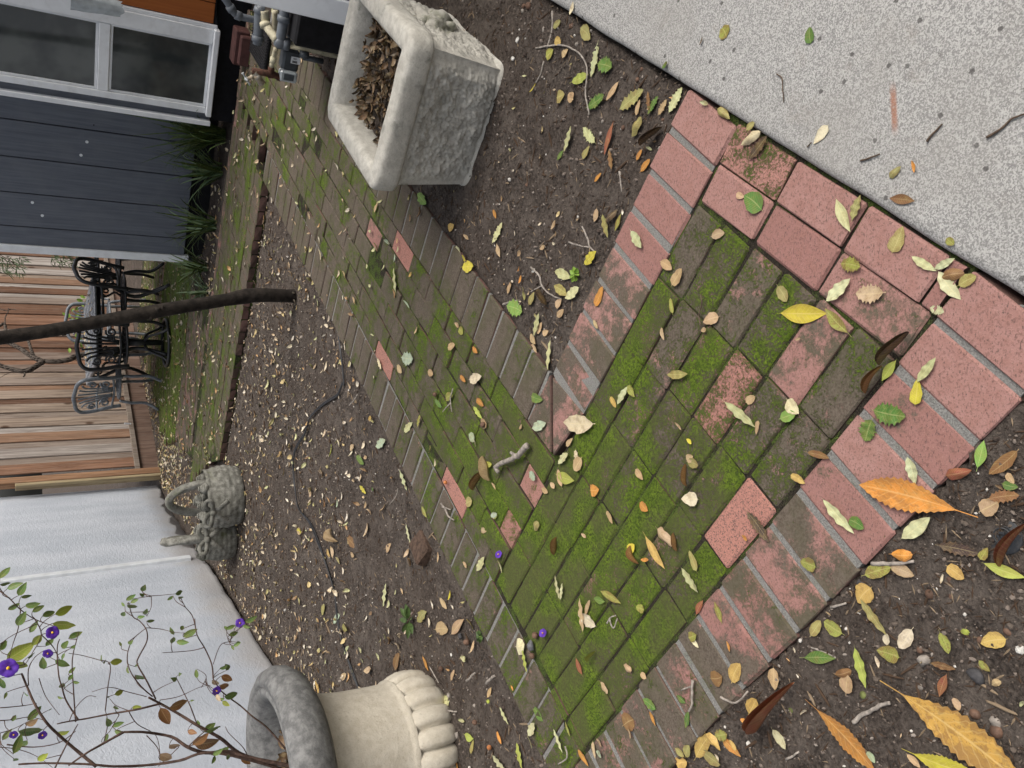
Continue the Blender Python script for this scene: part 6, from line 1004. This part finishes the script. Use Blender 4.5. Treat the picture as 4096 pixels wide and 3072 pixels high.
# ---------------------------------------------------------------- leaves
def leaf_mesh(kind, seed):
    R = random.Random(seed*31+ord(kind)); n = 34 if kind == 's' else (21 if kind in 'hw' else 11); A = R.uniform(-.10, .16); fold = R.uniform(.05, .28); ph = R.random()*6
    amp = dict(o=.05, l=.05, w=.13, s=.03, h=.10, c=.1, r=.05)[kind]; vs = []; bendy = R.uniform(-.10, .10)
    for j in range(n+1):
        t = j/n
        if kind == 's':
            q = max(0, (t-.16)/.84); w = (.5*math.sin(PI*q**1.12)**.9 if q > 0 else .0); w = max(w, .016*(1-.3*t)); w *= 1+(.085*((j % 2)*2-1) if .25 < t < .97 else 0)
        elif kind == 'l': w = .5*math.sin(PI*t**.95)**1.05
        elif kind == 'w': w = .5*math.sin(PI*t**.9)**.85*(1+.045*math.sin(j*1.05+ph))
        elif kind == 'h': w = .5*math.sin(PI*t**.95)**.6*(1+.34*((j % 3 == 0)-.33))
        elif kind == 'r': w = .5*math.sin(PI*min(1, t*.97+.02))**.5
        else: w = .5*math.sin(PI*t**(.85+.25*math.sin(ph)))**(.62+.12*math.sin(ph*2))*(1+.05*math.sin(j*1.9+ph))
        if t < .02 or t > .995: w = max(w, .01)
        for s in (-1, -.55, 0, .55, 1):
            y = s*w; z = A*(t-.5)**2*1.2+fold*abs(s)*w*.55
            z += amp*w*abs(s)*math.sin(j*(1.05 if kind == 'w' else .9)+ph+(1.3 if s > 0 else 0))
            if kind == 'c': z += .30*w*(1-s*s)*math.sin(PI*t)+.10*(t*t); z -= .1*abs(s)*w
            if kind == 'r':
                th = s*2.3; rr = w*.55; y = rr*math.sin(th); z = rr*(1-math.cos(th))+.06*math.sin(t*5+ph)
            vs.append(Vector((t, y+bendy*math.sin(PI*t), z)))
    # leaf stalk
    zm = min(v.z for v in vs); vs = [v-Vector((0, 0, zm)) for v in vs]
    mb = MB(); mb.add(vs, [(5*j+i, 5*j+5+i, 5*j+6+i, 5*j+1+i) for j in range(n) for i in range(4)])
    if kind not in 'rs':
        z0 = vs[2].z; L_ = R.uniform(.06, .17); mb.add([Vector((.01, -.012, z0)), Vector((.01, .012, z0)), Vector((-L_, .012+R.uniform(-.05, .05), z0*.6)), Vector((-L_, -.006, z0*.6))], [(0, 1, 2, 3)])
    me = mb.mesh('fallen_leaf', M_LEAF); uv = me.uv_layers.new(name='UVMap')
    for l in me.loops:
        i = l.vertex_index
        uv.data[l.index].uv = ((i//5)/n, ((i % 5)-2)/2) if i < len(vs) else (0, 0)
    return me
LM = {k: [leaf_mesh(k, s) for s in range(dict(o=10, l=5, w=7, s=2, h=5, c=5, r=3)[k])] for k in 'olwshcr'}
LCOL = dict(tan=((.45, .32, .19), .32, 'tan'), cream=((.66, .59, .41), .28, 'cream'), pale=((.48, .50, .28), .2, 'pale green'), lime=((.36, .42, .08), .15, 'lime green'), yellow=((.58, .50, .05), .18, 'bright yellow'),
            orange=((.56, .235, .045), .5, 'orange'), goldbrown=((.56, .33, .07), .9, 'golden and purple-brown'), gold=((.52, .345, .10), .45, 'golden'), brown=((.20, .095, .04), .4, 'brown'), dark=((.055, .034, .03), .2, 'dark brown'), red=((.24, .065, .04), .25, 'reddish brown'),
            green=((.07, .17, .03), .1, 'dark green'), green2=((.18, .36, .07), .1, 'fresh green'), mint=((.36, .46, .33), .25, 'grey-green'), olive=((.30, .28, .10), .5, 'olive'), mottled=((.27, .29, .06), 1.0, 'mottled yellow-green'))
SHP = dict(o='oval', l='slim pointed', w='wavy-edged', s='big serrated', h='spiny-edged', c='curled', r='rolled-up')
ZN = dict(slab='on the concrete path', pink='on bare pink bricks', near_border='on the near brick border', far_border='on the far brick border', moss='on half-mossy bricks', green='on thick junction moss', long='on the long path', near_soil='on near corner soil', tri='on soil beside the planter', bed='on the left soil bed')
ZZ = dict(slab=.0135, near_soil=None, tri=None, bed=None)
def leaf_z(zc, x, y):
    z = ZZ.get(zc, .003)
    return soil_z(x, y)+.006 if z is None else z
seen = {}; rest = []; RL = random.Random(21); ITEMS = LEAVES
for i, (k, c, x, y, zc, a, L, wr) in enumerate(ITEMS):
    if i >= 292: rest.append((x, y, zc, a, L, wr, c)); continue
    me = LM[k][i % len(LM[k])]; (col, sp_, nm) = LCOL[c]; f = RL.uniform(.82, 1.18); cx, cy = x+L/2*math.cos(a), y+L/2*math.sin(a)
    col = (col[0]*f*RL.uniform(.94, 1.06), col[1]*f, col[2]*f*RL.uniform(.9, 1.1), sp_)
    o = link('fallen_leaf', me, None, (x, y, leaf_z(zc, cx, cy)+(.004 if k in 'sw' else .001)), (RL.gauss(0, .06), RL.gauss(0, .04), a), (L, L*wr*(1 if i % 2 else -1)*1.0, L*(.9 if k in 'cr' else min(1, .22+wr*.75))), col)
    sz = 'tiny ' if L < .032 else 'small ' if L < .052 else '' if L < .085 else 'long '
    if k == 's': sz = ''
    lab = sz+nm+' '+SHP[k]+' leaf '+ZN[zc]
    tag(o, lab, 'leaf'); seen.setdefault(lab, []).append(o)
singles(seen)
for os in seen.values():
    for o in os:
        if len(o['label'].split()) > 15: o['label'] = o['label'].replace('on soil beside the planter', 'on soil').replace('on the near brick border', 'on bricks').replace('on the far brick border', 'on bricks').replace('mottled yellow-green', 'mottled').replace('on thick junction moss', 'on moss')
big = [o for l, os in seen.items() for o in os if ' big serrated' in l]
big.sort(key=lambda o: -o.scale[0])
for o, l in zip(big, ('largest leaf, serrated, golden turning purple-brown, on the near corner soil', 'big serrated orange leaf lying across the brick border of the near bed', 'big serrated orange leaf lying flat on the near corner soil', 'bright yellow serrated leaf partly under the largest leaf')): o['label'] = l; o.pop('group', None) if hasattr(o, 'pop') else None
# unnumbered litter: one mesh
def litter():
    mb = MB(); cols = []; uvs = []; R = random.Random(77)
    def add(x, y, z, a, L, wr, col, curl):
        k = 5; vs = []; e = Matrix.Translation((x, y, z)) @ Euler((R.gauss(0, .35*curl), R.gauss(0, .3*curl), a)).to_matrix().to_4x4()
        for j in range(k+1):
            t = j/k; w = .5*wr*L*math.sin(PI*min(.99, max(.03, t)))**.7
            for s in (-1, 0, 1): vs.append(e @ Vector(((t-.5)*L, s*w, curl*L*(.5*(t-.5)**2+.12*abs(s)))))
        fs = [(3*j+i, 3*j+3+i, 3*j+4+i, 3*j+1+i) for j in range(k) for i in range(2)]
        mb.add(vs, fs); f = R.uniform(.75, 1.2); cols.extend([(col[0]*f, col[1]*f, col[2]*f, 1)]*len(fs)); uvs.extend([((3*j+i)//3/k, (i-.5)*1.0) for j in range(k) for i in range(2)])
    for (x, y, zc, a, L, wr, c) in rest: add(x+L/2*math.cos(a), y+L/2*math.sin(a), leaf_z(zc, x, y)+.003, a, L, wr, LCOL[c][0], .6)
    cs = [(.52, .40, .27), (.60, .50, .37), (.66, .58, .44), (.62, .57, .43), (.48, .36, .24), (.52, .54, .30), (.40, .37, .17), (.24, .15, .085), (.55, .44, .22), (.50, .30, .14), (.66, .60, .50), (.70, .65, .55)]
    n = 0
    while n < 2300:     # soil bed on the left
        y = 2.6+R.random()**.75*8.2; x = R.uniform(wallx(y)+.05, 1.4); p = Vector((x, y, 0)); u, w = toB(p)
        if w > -2.27 or (u > 5.08 and u < 6.2 and w > -4.85) or (u >= 5.1 and in_patio(p)): continue
        if (p-UR).length < .3: continue
        if y < 3.6 and R.random() < .6: continue
        if noise.noise(Vector((x*2.3, y*2.3, 7)))+.35*noise.noise(Vector((x*7, y*7, 2))) < R.uniform(-.75, .35): continue
        n += 1; add(x, y, soil_z(x, y)+.008, R.random()*6.3, R.uniform(.012, .048)*(1.5 if R.random() < .06 else 1), R.uniform(.25, .6), R.choice(cs), R.uniform(.4, 1.6))
    n = 0
    while n < 420:      # far strip by fence and wall
        p = PB(R.uniform(6.5, 10), R.uniform(-7.45, -5.6), 0)
        if in_patio(p) or p.x < wallx(p.y)+.05: continue
        n += 1; add(p.x, p.y, soil_z(p.x, p.y)+.01, R.random()*6.3, R.uniform(.03, .06), R.uniform(.3, .6), R.choice(cs), 1)
    n = 0
    while n < 1050:      # patio and cross path
        u = R.uniform(5.12, 10.3); p = PB(u, R.uniform(-7.1, -1.5), 0)
        if not (in_patio(p) or (u < 6.15 and toB(p)[1] > -5.0)): continue
        if u < 6.2 and toB(p)[1] > -4 and R.random() < .55: continue
        n += 1; add(p.x, p.y, .004, R.random()*6.3, R.uniform(.025, .055), R.uniform(.28, .55), R.choice(cs), R.uniform(.5, 1.5))
    for i in range(130):   # long path, thinly
        p = PB(2.6+R.random()**.8*3.4, R.uniform(-2.22, -1.23), 0); add(p.x, p.y, .004, R.random()*6.3, R.uniform(.02, .045), R.uniform(.3, .55), R.choice(cs), R.uniform(.5, 1.3))
    n = 0
    while n < 130:      # near beds
        y = .2+R.random()*2.6; p = Vector((R.uniform(-1.6, 1.0), y, 0)); u, w = toB(p); ua, wa = toA(p)
        if w > -.31 or (.44 < wa < 1.515) or (-2.25 < w < -1.2 and u > .7): continue
        n += 1; add(p.x, p.y, soil_z(p.x, p.y)+.005, R.random()*6.3, R.uniform(.008, .022), R.uniform(.25, .6), R.choice(cs[:-1]), R.uniform(.4, 1.4))
    for i in range(60):    # bed under the house wall
        p = PB(R.uniform(6.22, 6.7), R.uniform(-4.1, -2.4), 0); add(p.x, p.y, soil_z(p.x, p.y)+.01, R.random()*6.3, R.uniform(.03, .06), R.uniform(.3, .5), R.choice(cs), 1)
    for i in range(70):    # on the table
        v = Matrix.Rotation(math.radians(9), 3, 'Z') @ Vector((R.uniform(-.42, .42), R.uniform(-.8, .8), 0)); add(.70+v.x, 10.40+v.y, .760, R.random()*6.3, R.uniform(.025, .06), R.uniform(.3, .6), R.choice(cs), 1)
    def pile(c, n, rx, ry, z, rz, cols_, Ls):
        for i in range(n):
            v = Matrix.Rotation(rz, 3, 'Z') @ Vector((R.uniform(-rx, rx), R.uniform(-ry, ry), 0)); add(c.x+v.x, c.y+v.y, z+R.random()*.025, R.random()*6.3, R.uniform(*Ls), R.uniform(.3, .6), R.choice(cols_), R.uniform(.8, 2.2))
    br = [(.09, .05, .032), (.13, .078, .05), (.05, .034, .027), (.20, .135, .09), (.04, .03, .025), (.06, .042, .033), (.33, .26, .18), (.10, .075, .057)]
    pile(PLC, 260, .175, .225, PLC.z+.300, math.radians(-41), br, (.02, .06)); pile(UR, 70, .18, .18, UR.z+RZ+.05, 0, br+[LCOL['yellow'][0]], (.03, .07))
    me = mb.mesh('leaf_litter', M_LITTER); at = me.color_attributes.new('Col', 'FLOAT_COLOR', 'CORNER'); uv = me.uv_layers.new(name='UVMap'); fl = []
    for pl_ in me.polygons:
        fl += list(cols[pl_.index])*pl_.loop_total
        for li in pl_.loop_indices: uv.data[li].uv = uvs[pl_.index]
    at.data.foreach_set('color', fl); tag(link('leaf_litter', me), kind='stuff')
litter()
# ---------------------------------------------------------------- small greenery
M_FRND = simple('needle_foliage', (.075, .11, .05), .6, .45, 40, .2, 90); M_WEED = simple('weed_leaf', (.20, .32, .05), .55, .35, 40, .2, 90)
for i, c in enumerate(HANG):
    t = thing('hanging_foliage', ('larger upper' if i == 0 else 'smaller lower')+' spray of narrow green foliage hanging by the house corner before the fence', 'foliage', c); b = MB(); R = random.Random(i+3); n = 150 if i == 0 else 80
    for k in range(n):
        o_ = -EB*R.uniform(-.30, .42)*(1 if i == 0 else .62)*.75+Vector((0, 0, R.uniform(-.22, .30)*(1 if i == 0 else .7))); d = Vector((R.gauss(0, .5)-.5, R.gauss(0, .5), R.gauss(-.5, .5))).normalized()*R.uniform(.08, .17); s_ = d.cross(Vector((0, 1, .3))).normalized()*.007
        b.add([o_-s_*.4, o_+d*.5-s_, o_+d, o_+d*.5+s_], [(0, 1, 2, 3)], False)
    fo = b.build('leaves', M_FRND, t); fo['kind'] = 'stuff'
    b = MB(); b.tube([(0, 0, -.1), (.2, .1, .2), (.5, .3, .5)], .006, 5); b.build('stem', M_TWIG, t)
for i, c in enumerate(WEED):
    t = thing('climbing_weed', ('yellow-green sprig showing over the table edge by the trunk', 'sprig of small lime leaves right of the trunk above the far chair', 'thin lime sprig left of the leaning trunk at the fence')[(1, 0, 2)[i]], 'plant', Vector((c[0], c[1], 0))); R = random.Random(i+13); b = MB(); b.tube(smooth_path([(0, 0, -.03), (.03, 0, c[2]*.5), (0, .02, c[2]), (.02, 0, c[2]+.12)], 4), .005, 5); b.build('stem', M_TWIG, t)
    for k in range(14 if i == 0 else 9):
        p0 = Vector((R.gauss(0, .07), R.gauss(0, .03), c[2]+R.gauss(0, .07))); p1 = p0+Vector((R.gauss(0, .05), -.01, R.gauss(0, .05))).normalized()*R.uniform(.05, .09); b = shrub_leaf(p0, p1, k, .6); b.build('leaf', M_WEED, t)
R = random.Random(9)
for i, (x, y) in enumerate((( .32, 1.86), (-.93, 2.52))):
    t = thing('seedling', ('tiny green seedling beside the brick border near the slab', 'tiny dark green seedling in the soil bed by the hose')[i], 'plant', (x, y, soil_z(x, y)))
    for k in range(7):
        a = k*.9; p0 = Vector((.004*math.cos(a), .004*math.sin(a), .008)); p1 = p0+Vector((.02*math.cos(a), .02*math.sin(a), .006)); shrub_leaf(p0, p1, k, .7).build('leaf', M_WEED if i == 0 else M_GRN, t)
    b = MB(); b.tube([(0, 0, -.01), (0, 0, .01)], .0015, 5); b.build('stem', M_WEED, t)
sp3 = thing('evergreen_sprig', 'small sprig of dark glossy green leaves lying on soil between urn and path', 'sprig', (-1.02, 3.13, soil_z(-1.02, 3.13)))
b = MB(); b.tube([(-.04, .03, .012), (0, 0, .018), (.05, -.05, .012)], .002, 5); b.build('stem', M_TWIG, sp3)
for k in range(8):
    a = k*.85; p0 = Vector((.01*math.cos(a), .01*math.sin(a), .016)); shrub_leaf(p0, p0+Vector((.065*math.cos(a), .065*math.sin(a), .012)), k+40, .35).build('leaf', M_GRN, sp3)
sky_n = None
